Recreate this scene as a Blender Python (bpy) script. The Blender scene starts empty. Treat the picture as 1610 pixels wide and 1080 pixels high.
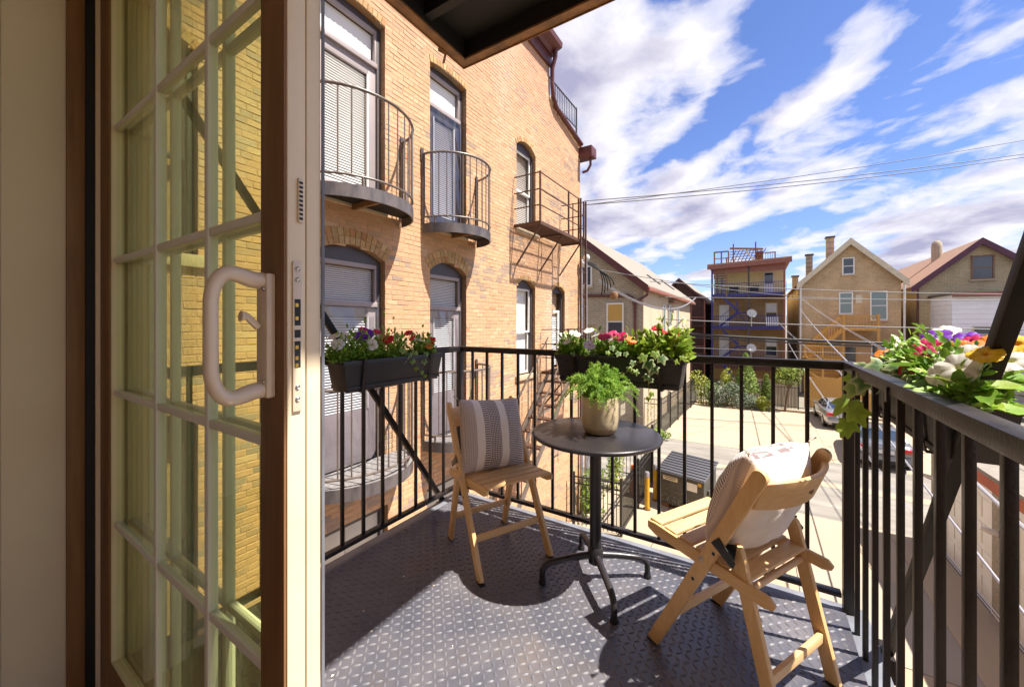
import bpy, bmesh, math, random
from math import sin, cos, pi, radians as rad, sqrt, atan2
from mathutils import Vector, Matrix, Euler, noise as mnoise
random.seed(7)
SC = bpy.context.scene
COL = SC.collection
# ---------------------------------------------------------------- camera
cam = bpy.data.cameras.new('camera'); camo = bpy.data.objects.new('camera', cam); COL.objects.link(camo)
camo.location = (0, 0, 1.23); camo.rotation_euler = (pi/2, 0, rad(32.43))
cam.sensor_width = 36; cam.lens = 606/1610*36; cam.shift_y = -30/1610
cam.clip_start = 0.02; cam.clip_end = 3000
SC.camera = camo
# ---------------------------------------------------------------- light
SUN = Vector((.395, .09, .715)).normalized()
ld = bpy.data.lights.new('sun', 'SUN'); ld.energy = 3.7; ld.angle = rad(.55); ld.color = (1, .93, .83)
lo = bpy.data.objects.new('sun', ld); COL.objects.link(lo)
lo.rotation_euler = SUN.to_track_quat('Z', 'Y').to_euler(); lo.location = (30, 8, 55)
SC.view_settings.view_transform = 'Standard'; SC.view_settings.look = 'None'
SC.view_settings.exposure = 1.65; SC.view_settings.gamma = 1
SC.cycles.max_bounces = 9; SC.cycles.transparent_max_bounces = 24; SC.cycles.diffuse_bounces = 6
SC.cycles.caustics_reflective = False; SC.cycles.caustics_refractive = False
SC.cycles.use_denoising = True; SC.cycles.sample_clamp_indirect = 6

def nd(nt, typ, **k):
    n = nt.nodes.new(typ)
    ins = k.pop('i', {})
    for a, v in k.items(): setattr(n, a, v)
    for a, v in ins.items():
        if hasattr(v, 'links') or isinstance(v, bpy.types.NodeSocket): nt.links.new(v, n.inputs[a])
        else: n.inputs[a].default_value = v
    return n
def mth(nt, op, a, b=None, clamp=False):
    n = nt.nodes.new('ShaderNodeMath'); n.operation = op; n.use_clamp = clamp
    for k, v in enumerate((a, b)):
        if v is None: continue
        if isinstance(v, bpy.types.NodeSocket): nt.links.new(v, n.inputs[k])
        else: n.inputs[k].default_value = v
    return n.outputs[0]
def mixc(nt, fac, a, b, blend='MIX'):
    n = nt.nodes.new('ShaderNodeMix'); n.data_type = 'RGBA'; n.blend_type = blend
    for k, v in ((0, fac), (6, a), (7, b)):
        if isinstance(v, bpy.types.NodeSocket): nt.links.new(v, n.inputs[k])
        else: n.inputs[k].default_value = v if k == 0 else (*v[:3], 1)
    return n.outputs[2]
def ramp(nt, fac, stops):
    n = nt.nodes.new('ShaderNodeValToRGB'); nt.links.new(fac, n.inputs[0])
    e = n.color_ramp.elements
    while len(e) < len(stops): e.new(.5)
    for q, (p, c) in zip(e, stops):
        q.position = p; q.color = (c, c, c, 1) if isinstance(c, (int, float)) else (*c, 1)
    return n.outputs[0]

# ---------------------------------------------------------------- sky with broken cumulus
W = bpy.data.worlds.new('World'); SC.world = W; W.use_nodes = True
nt = W.node_tree; nt.nodes.clear()
sky = nd(nt, 'ShaderNodeTexSky', sky_type='NISHITA', sun_disc=False)
sky.sun_elevation = math.asin(SUN.z); sky.sun_rotation = atan2(SUN.x, SUN.y)
sky.altitude = 200; sky.air_density = 1.0; sky.dust_density = .1; sky.ozone_density = 2.2
tc = nd(nt, 'ShaderNodeTexCoord')
sp = nd(nt, 'ShaderNodeSeparateXYZ', i={0: tc.outputs['Generated']})
zz = mth(nt, 'ADD', mth(nt, 'MAXIMUM', sp.outputs[2], 0.0), .20)
px = mth(nt, 'DIVIDE', sp.outputs[0], zz); py = mth(nt, 'DIVIDE', sp.outputs[1], zz)
cv = nd(nt, 'ShaderNodeCombineXYZ', i={0: px, 1: py, 2: 0.0})
CLOUD_ROT, CLOUD_OFF = rad(46), (8.3, 5.6, 0)
def cloudfield(off):
    o = nd(nt, 'ShaderNodeVectorMath', operation='ADD', i={0: cv.outputs[0], 1: (off[0], off[1], 0)})
    m = nd(nt, 'ShaderNodeMapping', vector_type='POINT', i={0: o.outputs[0], 1: CLOUD_OFF, 2: (0, 0, CLOUD_ROT), 3: (1, 1, 1)})
    m2 = nd(nt, 'ShaderNodeMapping', i={0: m.outputs[0], 3: (.50, 1.15, 1)})
    wp = nd(nt, 'ShaderNodeTexNoise', i={'Vector': m2.outputs[0], 'Scale': 2.2, 'Detail': 3.0})
    wv = nd(nt, 'ShaderNodeVectorMath', operation='SCALE', i={0: wp.outputs[1], 'Scale': .32})
    m3 = nd(nt, 'ShaderNodeVectorMath', operation='ADD', i={0: m2.outputs[0], 1: wv.outputs[0]})
    a = nd(nt, 'ShaderNodeTexNoise', i={'Vector': m3.outputs[0], 'Scale': 2.15, 'Detail': 2.0, 'Roughness': .4})
    m4 = nd(nt, 'ShaderNodeVectorMath', operation='ADD', i={0: o.outputs[0], 1: wv.outputs[0]})
    b = nd(nt, 'ShaderNodeTexNoise', i={'Vector': m4.outputs[0], 'Scale': 5.2, 'Detail': 10.0, 'Roughness': .56})
    return mth(nt, 'ADD', a.outputs[0], mth(nt, 'MULTIPLY', mth(nt, 'SUBTRACT', b.outputs[0], .5), .46))
c0 = cloudfield((0, 0)); c1 = cloudfield((.075, .02))
cover = ramp(nt, c0, [(.435, 0.0), (.495, .6), (.58, 1.0)])
dens = ramp(nt, c0, [(.52, 0.0), (.74, 1.0)])
side = mth(nt, 'MULTIPLY', mth(nt, 'SUBTRACT', c1, c0), 4.5)
shade = mth(nt, 'ADD', mth(nt, 'MULTIPLY', dens, 1.05), side, True)
lit = mixc(nt, shade, (6.2, 6.0, 6.3), (2.7, 2.65, 3.7))
skyc = mixc(nt, 1.0, sky.outputs[0], (.78, .82, 1.12), 'MULTIPLY')
fin = mixc(nt, mth(nt, 'MULTIPLY', cover, .97), skyc, lit)
bg = nd(nt, 'ShaderNodeBackground', i={0: fin, 1: .057})
nt.links.new(bg.outputs[0], nd(nt, 'ShaderNodeOutputWorld').inputs[0])

# ---------------------------------------------------------------- materials
def newmat(name):
    m = bpy.data.materials.new(name); m.use_nodes = True
    t = m.node_tree; b = t.nodes['Principled BSDF']; return m, t, b
def mat(name, col, rough=.6, metal=0, col2=None, ns=6, nmix=.5, bump=0, bs=40, spec=.5, stretch=None, coat=0, rvar=0, trans=0, sub=0, gen='Object', lo_=.35, hi=.65, detail=5):
    m, t, b = newmat(name)
    b.inputs['Roughness'].default_value = rough; b.inputs['Metallic'].default_value = metal
    b.inputs['Specular IOR Level'].default_value = spec; b.inputs['Coat Weight'].default_value = coat
    b.inputs['Base Color'].default_value = (*col, 1)
    tcn = nd(t, 'ShaderNodeTexCoord'); vec = tcn.outputs[gen]
    if stretch: vec = nd(t, 'ShaderNodeMapping', i={0: vec, 3: stretch}).outputs[0]
    if col2 or rvar:
        n = nd(t, 'ShaderNodeTexNoise', i={'Vector': vec, 'Scale': ns, 'Detail': float(detail), 'Roughness': .6})
        f = ramp(t, n.outputs[0], [(lo_, 0.0), (hi, 1.0)])
        if col2: t.links.new(mixc(t, mth(t, 'MULTIPLY', f, nmix*2 if nmix < .5 else 1.0), col, col2), b.inputs['Base Color'])
        if rvar: t.links.new(mth(t, 'ADD', rough-rvar/2, mth(t, 'MULTIPLY', f, rvar)), b.inputs['Roughness'])
    if bump:
        n2 = nd(t, 'ShaderNodeTexNoise', i={'Vector': vec, 'Scale': bs, 'Detail': 4.0})
        bn = nd(t, 'ShaderNodeBump', i={'Strength': bump, 'Distance': .01, 'Height': n2.outputs[0]})
        t.links.new(bn.outputs[0], b.inputs['Normal'])
    if trans:
        tr = nd(t, 'ShaderNodeBsdfTranslucent', i={0: (*[min(1, c*1.4) for c in col], 1)})
        if col2 or rvar:
            lk = [l for l in t.links if l.to_socket == b.inputs['Base Color']]
            if lk: t.links.new(lk[0].from_socket, tr.inputs[0])
        mx = nd(t, 'ShaderNodeMixShader', i={0: trans, 1: b.outputs[0], 2: tr.outputs[0]})
        t.links.new(mx.outputs[0], t.nodes['Material Output'].inputs[0])
    return m
def wallvec(t):     # (x+y, z) coordinates for axis-aligned walls
    tcn = nd(t, 'ShaderNodeTexCoord'); s = nd(t, 'ShaderNodeSeparateXYZ', i={0: tcn.outputs['Object']})
    return nd(t, 'ShaderNodeCombineXYZ', i={0: mth(t, 'ADD', s.outputs[0], s.outputs[1]), 1: s.outputs[2], 2: 0.0}).outputs[0]
def brickmat(name, c1, c2, mortar, stain, w=.21, h=.072, mort=.011, samt=.45, sc=.5):
    m, t, b = newmat(name); v = wallvec(t)
    br = nd(t, 'ShaderNodeTexBrick', i={'Vector': v, 'Color1': (*c1, 1), 'Color2': (*c2, 1), 'Mortar': (*mortar, 1), 'Scale': 1.0, 'Mortar Size': mort, 'Brick Width': w, 'Row Height': h, 'Bias': 0.0})
    n = nd(t, 'ShaderNodeTexNoise', i={'Vector': v, 'Scale': sc, 'Detail': 9.0, 'Roughness': .68})
    f = mth(t, 'MULTIPLY', ramp(t, n.outputs[0], [(.42, 0.0), (.68, 1.0)]), samt)
    n3 = nd(t, 'ShaderNodeTexNoise', i={'Vector': v, 'Scale': 9.0, 'Detail': 3.0})
    cc = mixc(t, f, br.outputs[0], stain)
    cc = mixc(t, mth(t, 'MULTIPLY', ramp(t, n3.outputs[0], [(.5, 0.0), (.75, 1.0)]), .35), cc, stain)
    t.links.new(cc, b.inputs['Base Color']); b.inputs['Roughness'].default_value = .9
    bn = nd(t, 'ShaderNodeBump', i={'Strength': .6, 'Distance': .01, 'Height': br.outputs[1]}); bn.invert = True
    t.links.new(bn.outputs[0], b.inputs['Normal']); return m
def glassmat(name, tint, refl=1.0, rough=.0, dark=0):
    m, t, b = newmat(name)
    tr = nd(t, 'ShaderNodeBsdfTransparent', i={0: (*tint, 1)})
    gl = nd(t, 'ShaderNodeBsdfGlossy', i={0: (1, 1, 1, 1), 'Roughness': rough})
    lw = nd(t, 'ShaderNodeLayerWeight', i={0: .5})
    fr = mth(t, 'ADD', .04, mth(t, 'MULTIPLY', mth(t, 'POWER', lw.outputs[1], 5.0), .9))
    mx = nd(t, 'ShaderNodeMixShader', i={0: mth(t, 'MULTIPLY', fr, refl, True), 1: tr.outputs[0], 2: gl.outputs[0]})
    t.links.new(mx.outputs[0], t.nodes['Material Output'].inputs[0]); t.nodes.remove(b); return m
def attrmat(name, rough=.85, bump=.5, bs=60, stain=None, samt=.4, trans=0):
    m, t, b = newmat(name)
    a = nd(t, 'ShaderNodeAttribute', attribute_name='bc')
    tcn = nd(t, 'ShaderNodeTexCoord')
    n = nd(t, 'ShaderNodeTexNoise', i={'Vector': tcn.outputs['Object'], 'Scale': bs*.6, 'Detail': 4.0})
    c = a.outputs[0]
    if stain: c = mixc(t, mth(t, 'MULTIPLY', ramp(t, n.outputs[0], [(.45, 0.0), (.7, 1.0)]), samt), c, stain)
    t.links.new(c, b.inputs['Base Color']); b.inputs['Roughness'].default_value = rough
    n2 = nd(t, 'ShaderNodeTexNoise', i={'Vector': tcn.outputs['Object'], 'Scale': bs, 'Detail': 4.0})
    bn = nd(t, 'ShaderNodeBump', i={'Strength': bump, 'Distance': .008, 'Height': n2.outputs[0]})
    t.links.new(bn.outputs[0], b.inputs['Normal'])
    if trans:
        tr = nd(t, 'ShaderNodeBsdfTranslucent', i={0: c})
        mx = nd(t, 'ShaderNodeMixShader', i={0: trans, 1: b.outputs[0], 2: tr.outputs[0]})
        t.links.new(mx.outputs[0], t.nodes['Material Output'].inputs[0])
    return m

# ---------------------------------------------------------------- mesh helpers
ROOT = {}
def L_of(p): return ROOT.get(p.name, Vector((0, 0, 0))) if p else Vector((0, 0, 0))
def tag(o, label=None, cat=None, group=None, kind=None):
    for k, v in (('label', label), ('category', cat), ('group', group), ('kind', kind)):
        if v: o[k] = v
    return o
def thing(name, loc, label, cat, group=None, rz=0):
    o = bpy.data.objects.new(name, None); COL.objects.link(o); o.location = loc; o.rotation_euler = (0, 0, rz)
    o.empty_display_size = .1
    ROOT[o.name] = Vector(loc); return tag(o, label, cat, group)
def local(t): ROOT[t.name] = Vector((0, 0, 0)); return t      # parts of this thing are given in its own coordinates
class MB:
    def __init__(s): s.v = []; s.f = []; s.c = None
    def add(s, vs, fs):
        n = len(s.v); s.v += [Vector(p) for p in vs]; s.f += [tuple(i+n for i in f) for f in fs]; return s
    def box(s, c, d, R=None):
        c = Vector(c); x, y, z = [k/2 for k in d]
        vs = [Vector((sx*x, sy*y, sz*z)) for sz in (-1, 1) for sx, sy in ((-1, -1), (1, -1), (1, 1), (-1, 1))]
        if R is not None: vs = [R @ p for p in vs]
        return s.add([p+c for p in vs], [(3, 2, 1, 0), (4, 5, 6, 7), (0, 1, 5, 4), (1, 2, 6, 5), (2, 3, 7, 6), (3, 0, 4, 7)])
    def bb(s, x0, x1, y0, y1, z0, z1): return s.box(((x0+x1)/2, (y0+y1)/2, (z0+z1)/2), (abs(x1-x0), abs(y1-y0), abs(z1-z0)))
    def bar(s, p, q, w, h, up=(0, 0, 1)):
        p, q = Vector(p), Vector(q); d = (q-p); l = d.length; d.normalize(); u = Vector(up)
        if abs(d.dot(u)) > .98: u = Vector((0, 0, 1)) if abs(d.z) < .9 else Vector((1, 0, 0))
        a = d.cross(u).normalized(); b = a.cross(d)
        R = Matrix((a, d, b)).transposed(); return s.box((p+q)/2, (w, l, h), R)
    def tube(s, pts, r, n=8, closed=False, caps=True):
        pts = [Vector(p) for p in pts]; m = len(pts); rs = r if isinstance(r, (list, tuple)) else [r]*m
        T = []
        for i in range(m):
            a = pts[(i-1) % m] if (closed or i > 0) else pts[i]; b = pts[(i+1) % m] if (closed or i < m-1) else pts[i]
            T.append((b-a).normalized())
        u = Vector((0, 0, 1)) if abs(T[0].z) < .9 else Vector((1, 0, 0))
        u = (u - T[0]*u.dot(T[0])).normalized(); vs = []
        for i in range(m):
            u = (u - T[i]*u.dot(T[i])).normalized(); w = T[i].cross(u)
            vs += [pts[i]+(u*cos(2*pi*k/n)+w*sin(2*pi*k/n))*rs[i] for k in range(n)]
        fs = []
        for i in range(m if closed else m-1):
            j = (i+1) % m
            fs += [(i*n+k, i*n+(k+1) % n, j*n+(k+1) % n, j*n+k) for k in range(n)]
        if caps and not closed: fs += [tuple(range(n-1, -1, -1)), tuple((m-1)*n+k for k in range(n))]
        return s.add(vs, fs)
    def lathe(s, prof, n=24, c=(0, 0, 0), capb=True, capt=True):
        c = Vector(c); vs = []; fs = []; m = len(prof)
        for r, z in prof: vs += [c+Vector((r*cos(2*pi*k/n), r*sin(2*pi*k/n), z)) for k in range(n)]
        for i in range(m-1): fs += [(i*n+k, i*n+(k+1) % n, (i+1)*n+(k+1) % n, (i+1)*n+k) for k in range(n)]
        if capb: fs.append(tuple(range(n-1, -1, -1)))
        if capt: fs.append(tuple((m-1)*n+k for k in range(n)))
        return s.add(vs, fs)
    def prism(s, poly, f, a, b):      # poly of (u,v); f(u,v,w)->point, extruded from w=a to w=b
        n = len(poly); vs = [f(u, v, a) for u, v in poly]+[f(u, v, b) for u, v in poly]
        fs = [tuple(range(n-1, -1, -1)), tuple(range(n, 2*n))]+[(k, (k+1) % n, n+(k+1) % n, n+k) for k in range(n)]
        return s.add(vs, fs)
    def grid(s, P):                    # P[i][j] points
        a, b = len(P), len(P[0]); return s.add([p for r in P for p in r], [(i*b+j, (i+1)*b+j, (i+1)*b+j+1, i*b+j+1) for i in range(a-1) for j in range(b-1)])
    def mesh(s, name, m, bevel=0, smooth=False, off=Vector((0, 0, 0)), ang=40, fixn=False):
        me = bpy.data.meshes.new(name); me.from_pydata([p-off for p in s.v], [], s.f)
        if s.c is not None:
            at = me.color_attributes.new('bc', 'FLOAT_COLOR', 'POINT'); at.data.foreach_set('color', [x for c in s.c for x in (*c[:3], 1)])
        if bevel or fixn:
            bm = bmesh.new(); bm.from_mesh(me)
            if fixn: bmesh.ops.recalc_face_normals(bm, faces=bm.faces)
            if bevel:
                ed = [e for e in bm.edges if len(e.link_faces) == 2 and e.calc_face_angle(0) > .5]
                bmesh.ops.bevel(bm, geom=ed, offset=bevel, segments=2, affect='EDGES', profile=.6, clamp_overlap=True)
            bm.to_mesh(me); bm.free()
        if m: me.materials.append(m)
        if smooth or bevel:
            me.polygons.foreach_set('use_smooth', [True]*len(me.polygons)); me.set_sharp_from_angle(angle=rad(ang))
        me.update(); return me
    def build(s, name, m, parent=None, bevel=0, smooth=False, ang=40, fixn=False):
        off = L_of(parent)
        o = bpy.data.objects.new(name, s.mesh(name, m, bevel, smooth, off, ang, fixn)); COL.objects.link(o)
        if parent: o.parent = parent; ROOT[o.name] = off
        return o
_cubes = {}
def pbox(name, parent, x0, x1, y0, y1, z0, z1, m):      # a box part that shares one unit mesh per material
    if m.name not in _cubes: _cubes[m.name] = MB().box((0, 0, 0), (1, 1, 1)).mesh('block', m)
    o = bpy.data.objects.new(name, _cubes[m.name]); COL.objects.link(o)
    L = L_of(parent); o.location = Vector(((x0+x1)/2, (y0+y1)/2, (z0+z1)/2))-L; o.scale = (abs(x1-x0), abs(y1-y0), abs(z1-z0))
    if parent: o.parent = parent
    return o
def inst(name, me, parent, loc, rot=(0, 0, 0), scale=(1, 1, 1)):
    o = bpy.data.objects.new(name, me); COL.objects.link(o); o.location = Vector(loc)-L_of(parent); o.rotation_euler = rot
    o.scale = scale if isinstance(scale, (tuple, list)) else (scale,)*3
    if parent: o.parent = parent
    return o
def copy_tree(o, parent=None):
    c = o.copy(); COL.objects.link(c)
    if parent: c.parent = parent
    for ch in o.children: copy_tree(ch, c)
    return c
def bez(p, n=16):
    p = [Vector(q) for q in p]; out = []
    for k in range(n+1):
        t = k/n; q = p[:]
        while len(q) > 1: q = [a.lerp(b, t) for a, b in zip(q, q[1:])]
        out.append(q[0])
    return out
def project(P):      # only used to rank bricks by apparent size
    P = Vector(P)-camo.location; F = Vector((-sin(rad(32.43)), cos(rad(32.43)), 0)); R = Vector((F.y, -F.x, 0))
    d = P.dot(F); return (805+606*P.dot(R)/d, 510-606*P.z/d, d) if d > .05 else (0, 0, -1)
# ================================================================ palette
G = -4.5
M = {}
M['steel'] = mat('black_painted_steel', (.013, .011, .011), .42, col2=(.035, .024, .020), ns=9, nmix=.3, bump=.12, bs=140, rvar=.15, spec=.4)
M['strut'] = mat('dull_black_strut_paint', (.006, .005, .005), .55, spec=.25, col2=(.014, .009, .007), ns=8)
M['plate'] = mat('worn_tread_plate', (.085, .09, .118), .40, metal=.25, col2=(.15, .143, .158), ns=2.6, rvar=.3, bump=.12, bs=160)
def platestain(m):      # brown grime and pale scuffs over the painted plate
    t = m.node_tree; b = t.nodes['Principled BSDF']; s0 = [l for l in t.links if l.to_socket == b.inputs['Base Color']][0].from_socket
    tcn = nd(t, 'ShaderNodeTexCoord')
    n = nd(t, 'ShaderNodeTexNoise', i={'Vector': tcn.outputs['Object'], 'Scale': 3.4, 'Detail': 9.0, 'Roughness': .72}); n2 = nd(t, 'ShaderNodeTexNoise', i={'Vector': tcn.outputs['Object'], 'Scale': 17.0, 'Detail': 8.0, 'Roughness': .75})
    c = mixc(t, mth(t, 'MULTIPLY', ramp(t, n.outputs[0], [(.52, 0.0), (.70, 1.0)]), .55), s0, (.17, .115, .075))
    c = mixc(t, mth(t, 'MULTIPLY', ramp(t, n2.outputs[0], [(.60, 0.0), (.74, 1.0)]), .5), c, (.34, .31, .30))
    t.links.new(c, b.inputs['Base Color'])
platestain(M['plate'])
M['tread'] = mat('worn_tread_lozenge', (.10, .102, .125), .52, metal=.0, col2=(.16, .15, .16), ns=5, rvar=.15, spec=.35)
M['channel'] = mat('grey_painted_channel', (.20, .215, .25), .5, col2=(.13, .13, .15), ns=7)
M['rustedge'] = mat('rusty_brown_angle_iron', (.30, .15, .055), .6, col2=(.14, .075, .035), ns=8, bump=.3)
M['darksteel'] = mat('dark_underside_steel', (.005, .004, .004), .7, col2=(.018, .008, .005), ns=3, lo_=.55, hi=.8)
M['almond'] = mat('almond_vinyl', (.80, .67, .48), .42, col2=(.75, .62, .43), ns=3, bump=.05)
M['almondh'] = mat('almond_handle_enamel', (.72, .60, .46), .3, coat=.2, col2=(.66, .54, .41), ns=4)
M['brownwood'] = mat('brown_stained_facing', (.27, .14, .058), .5, col2=(.18, .088, .034), ns=4, stretch=(8, 8, .6))
M['greige'] = mat('greige_paint', (.74, .64, .51), .8, col2=(.69, .59, .465), ns=2, bump=.08, bs=220)
M['roompaint'] = mat('cream_room_paint', (.84, .78, .68), .85, col2=(.80, .74, .64), ns=2)
M['grille'] = mat('pale_grille_bar', (.82, .81, .74), .45)
M['gasket'] = mat('black_gasket', (.01, .01, .01), .6)
M['chrome'] = mat('steel_screw', (.55, .52, .48), .25, metal=.9)
M['brassy'] = mat('brass_lock_part', (.55, .33, .08), .3, metal=.9)
M['glass_t'] = glassmat('green_tinted_glass', (.932, .958, .80), 1.0)
M['glass'] = glassmat('clear_window_glass', (.86, .90, .92), 1.6, .01)
M['glassd'] = mat('dark_far_window_glass', (.03, .045, .07), .06, spec=.9)
M['glassg'] = mat('grey_green_far_window_glass', (.16, .22, .22), .12, spec=.8)
M['conc'] = mat('pale_concrete', (.40, .325, .23), .92, col2=(.33, .265, .185), ns=.8, bump=.25, bs=25, lo_=.3, hi=.75, detail=9)
M['conc2'] = mat('grey_beige_concrete', (.34, .295, .235), .92, col2=(.28, .245, .195), ns=1.1, bump=.25, bs=30, lo_=.3, hi=.75, detail=9)
M['conc3'] = mat('tan_concrete_slab', (.40, .31, .21), .92, col2=(.33, .26, .18), ns=1.3, bump=.25, bs=30, lo_=.3, hi=.75, detail=9)
M['asph'] = mat('worn_alley_asphalt', (.17, .155, .135), .9, col2=(.30, .27, .23), ns=.9, stretch=(.35, 1.6, 1), bump=.4, bs=30, lo_=.35, hi=.7, detail=10)
M['dirt'] = mat('grey_ground', (.22, .20, .16), .95, col2=(.15, .14, .10), ns=.3)
M['ownbrick'] = brickmat('own_building_brick', (.45, .28, .15), (.36, .22, .12), (.42, .36, .28), (.24, .15, .08))
M['woodfloor'] = mat('oak_floor', (.42, .26, .13), .4, col2=(.34, .20, .09), ns=4, stretch=(1, 10, 1))
M['white'] = mat('white_paint', (.74, .73, .70), .5, col2=(.68, .66, .62), ns=2)
M['whited'] = mat('weathered_white_paint', (.62, .62, .60), .55, col2=(.5, .5, .48), ns=4)
M['maroon'] = mat('maroon_painted_metal', (.115, .032, .030), .45, col2=(.085, .025, .026), ns=5)
M['purple'] = mat('plum_trim_paint', (.10, .028, .05), .5, col2=(.075, .02, .04), ns=4)
M['charcoal'] = mat('charcoal_frame_paint', (.055, .045, .05), .45)
M['taupe'] = mat('taupe_door_paint', (.34, .29, .29), .5, col2=(.30, .255, .255), ns=3)
M['cream'] = mat('cream_trim_paint', (.62, .55, .40), .6, col2=(.54, .47, .34), ns=3)
M['blindw'] = mat('white_blind_slats', (.78, .77, .74), .6)

# ================================================================ setting: ground, alley, lots
def sheet(name, x0, x1, y0, y1, z, m, thick=0):
    b = MB()
    if thick: b.bb(x0, x1, y0, y1, z-thick, z)
    else: b.add([(x0, y0, z), (x1, y0, z), (x1, y1, z), (x0, y1, z)], [(0, 1, 2, 3)])
    return tag(b.build(name, m), kind='structure')
sheet('ground', -900, 900, -900, 900, G-.03, M['dirt'])
alley = sheet('alley', -60, 60, 14.6, 20.6, G-.010, M['asph'])
tag(MB().bb(-60, 60, 17.45, 17.95, G-.012, G-.004).build('alley_gutter', M['conc'], alley))
lot = sheet('parking_lot', -4.1, 9.5, 20.6, 31.0, G-.022, M['conc2'])
k = 0
for ix in range(4):
    for iy in range(3):
        x0 = -4.1+ix*3.4; y0 = 20.6+iy*3.46
        pbox('concrete_slab', lot, x0+.006, x0+3.394, y0+.006, y0+3.454, G-.02, G+random.uniform(-.002, .003), M['conc'] if (ix+iy) % 3 else M['conc'])
pbox('kerb', lot, -4.1, 9.5, 31.0, 31.35, G-.02, G+.14, M['conc'])
drive = sheet('driveway', -2.3, 3.86, .5, 14.6, G-.022, M['conc2'])
for ix in range(2):
    for iy in range(5):
        x0 = -2.3+ix*3.08; y0 = .5+iy*2.82
        pbox('concrete_slab', drive, x0+.007, x0+3.073, y0+.007, y0+2.813, G-.02, G+random.uniform(-.004, .004), M['conc3'] if (ix, iy) in ((0, 1), (1, 1), (0, 3), (1, 2)) else M['conc'] if iy > 3 else M['conc2'])
gang = sheet('gangway_path', -4.6, -2.32, -2, 14.6, G-.006, M['conc'])

# ================================================================ own building: room round the camera, outer wall
def struct(name, boxes, m):
    b = MB()
    for q in boxes: b.bb(*q)
    return tag(b.build(name, m), kind='structure')
struct('wall', [(-3.2, -1.80, .02, .14, 0, 2.75), (2.62, 3.2, .02, .14, 0, 2.75), (-1.80, 2.62, .02, .14, 2.40, 2.75),
                (-3.32, -3.2, -4.1, .14, 0, 2.75), (3.2, 3.32, -4.1, -3.4, 0, 2.75), (3.2, 3.32, -.3, .14, 0, 2.75), (3.2, 3.32, -3.4, -.3, 0, .4), (3.2, 3.32, -3.4, -.3, 2.5, 2.75),  # unseen side-wall opening added to let more light into the room
                (-3.32, 3.32, -4.22, -4.1, 0, 2.75)], M['roompaint'])
struct('floor', [(-3.32, 3.32, -4.22, .335, -.12, -.004)], M['woodfloor'])
struct('ceiling', [(-3.32, 3.32, -4.22, .14, 2.75, 2.85)], M['white'])
ob = thing('brick_building', (0, .3, G), 'brick outer wall of the building that carries the steel balcony', 'building')
w = MB()
for q in [(-2.3, -1.80, .141, .50, G, 9), (2.62, 6.0, .141, .50, G, 9), (-1.80, 2.62, .141, .50, 2.42, 9), (-1.80, 2.62, .141, .50, G, -.16)]: w.bb(*q)
w.build('wall', M['ownbrick'], ob)
pbox('sill', ob, -1.80, 2.62, .335, .53, -.16, -.02, M['conc2'])
# door frame
df = thing('door_frame', (-.64, .3, 0), 'almond patio door frame with greige plaster reveal and dark brown casing', 'door frame')
def fb(name, m, *q, bevel=.003): return MB().bb(*q).build(name, m, df, bevel=bevel)
fb('reveal', M['greige'], -1.80, -1.772, .141, .262, 0, 2.42)
fb('casing', M['brownwood'], -1.80, -1.762, .262, .300, 0, 2.42)
fb('gasket_strip', M['gasket'], -1.80, -1.768, .301, .322, 0, 2.42, bevel=0)
fb('jamb', M['almond'], -1.80, -1.765, .3225, .498, 0, 2.42)
fb('jamb', M['almond'], 2.59, 2.62, .141, .498, 0, 2.42)  # unseen far jamb; opening widened so more light enters
fb('head', M['almond'], -1.765, 2.59, .141, .498, 2.36, 2.42)
fb('threshold', M['almond'], -1.765, 2.59, .336, .498, -.02, .018)
fb('track', M['chrome'], -1.765, 2.59, .350, .356, .018, .03, bevel=.001)
fb('trim_bead', M['almond'], -1.7645, -1.752, .415, .432, .02, 2.35)
fb('trim_bead', M['grille'], -1.7645, -1.756, .448, .470, .02, 2.35)
fb('dark_stop', M['charcoal'], -1.80, -1.7715, .1405-.02, .1405, 0, 2.42, bevel=0)

ZR = [.615, 1.02, 1.425, 1.83]; XV = [-.985, -1.298]
def panel(t, xr, xl, y0, y1, front):
    z0, z1, sr = .045, 2.34, .078
    xgr, xgl = xr-sr, xl+.10
    yf = y0+.003
    MB().bb(xgr, xr, y0, y1, z0, z1).build('stile', M['almond'], t, bevel=.002)
    MB().bb(xl, xgl, y0, y1, z0, z1).build('stile', M['almond'], t, bevel=.002)
    MB().bb(xgl, xgr, y0, y1, z0, .20).build('bottom_rail', M['almond'], t, bevel=.002)
    MB().bb(xgl, xgr, y0, y1, 2.245, z1).build('top_rail', M['almond'], t, bevel=.002)
    if front:
        for q in ((xgr-.002, xr-.003, z0, z1), (xl, xgl+.002, z0, z1), (xgl+.002, xgr-.002, z0, .202), (xgl+.002, xgr-.002, 2.243, z1)):
            MB().bb(q[0], q[1], y0-.004, y0-.0002, q[2], q[3]).build('facing', M['brownwood'], t, bevel=.001)
    ym = (y0+y1)/2
    zs = [.20]+ZR+[2.245]; xs = [xgl]+sorted(XV)+[xgr]
    for i in range(3):
        for j in range(5):
            pbox('pane', t, xs[i]+.001, xs[i+1]-.001, ym-.003, ym+.003, zs[j]+.001, zs[j+1]-.001, M['glass_t'])
    for x in XV: MB().bb(x-.009, x+.009, ym-.010, ym+.010, .20, 2.245).build('grille_bar', M['grille'], t, bevel=.003)
    for z in ZR:
        for i in range(3): MB().bb(xs[i]+(.0095 if i else .001), xs[i+1]-(.0095 if i < 2 else .001), ym-.008, ym+.008, z-.009, z+.009).build('grille_bar', M['grille'], t, bevel=.003)
fx = thing('patio_door', (-1.2, .38, .0), 'fixed glazed patio door panel with grilles, behind the sliding panel', 'door')
panel(fx, -.655, -1.752, .371, .396, False)
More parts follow.
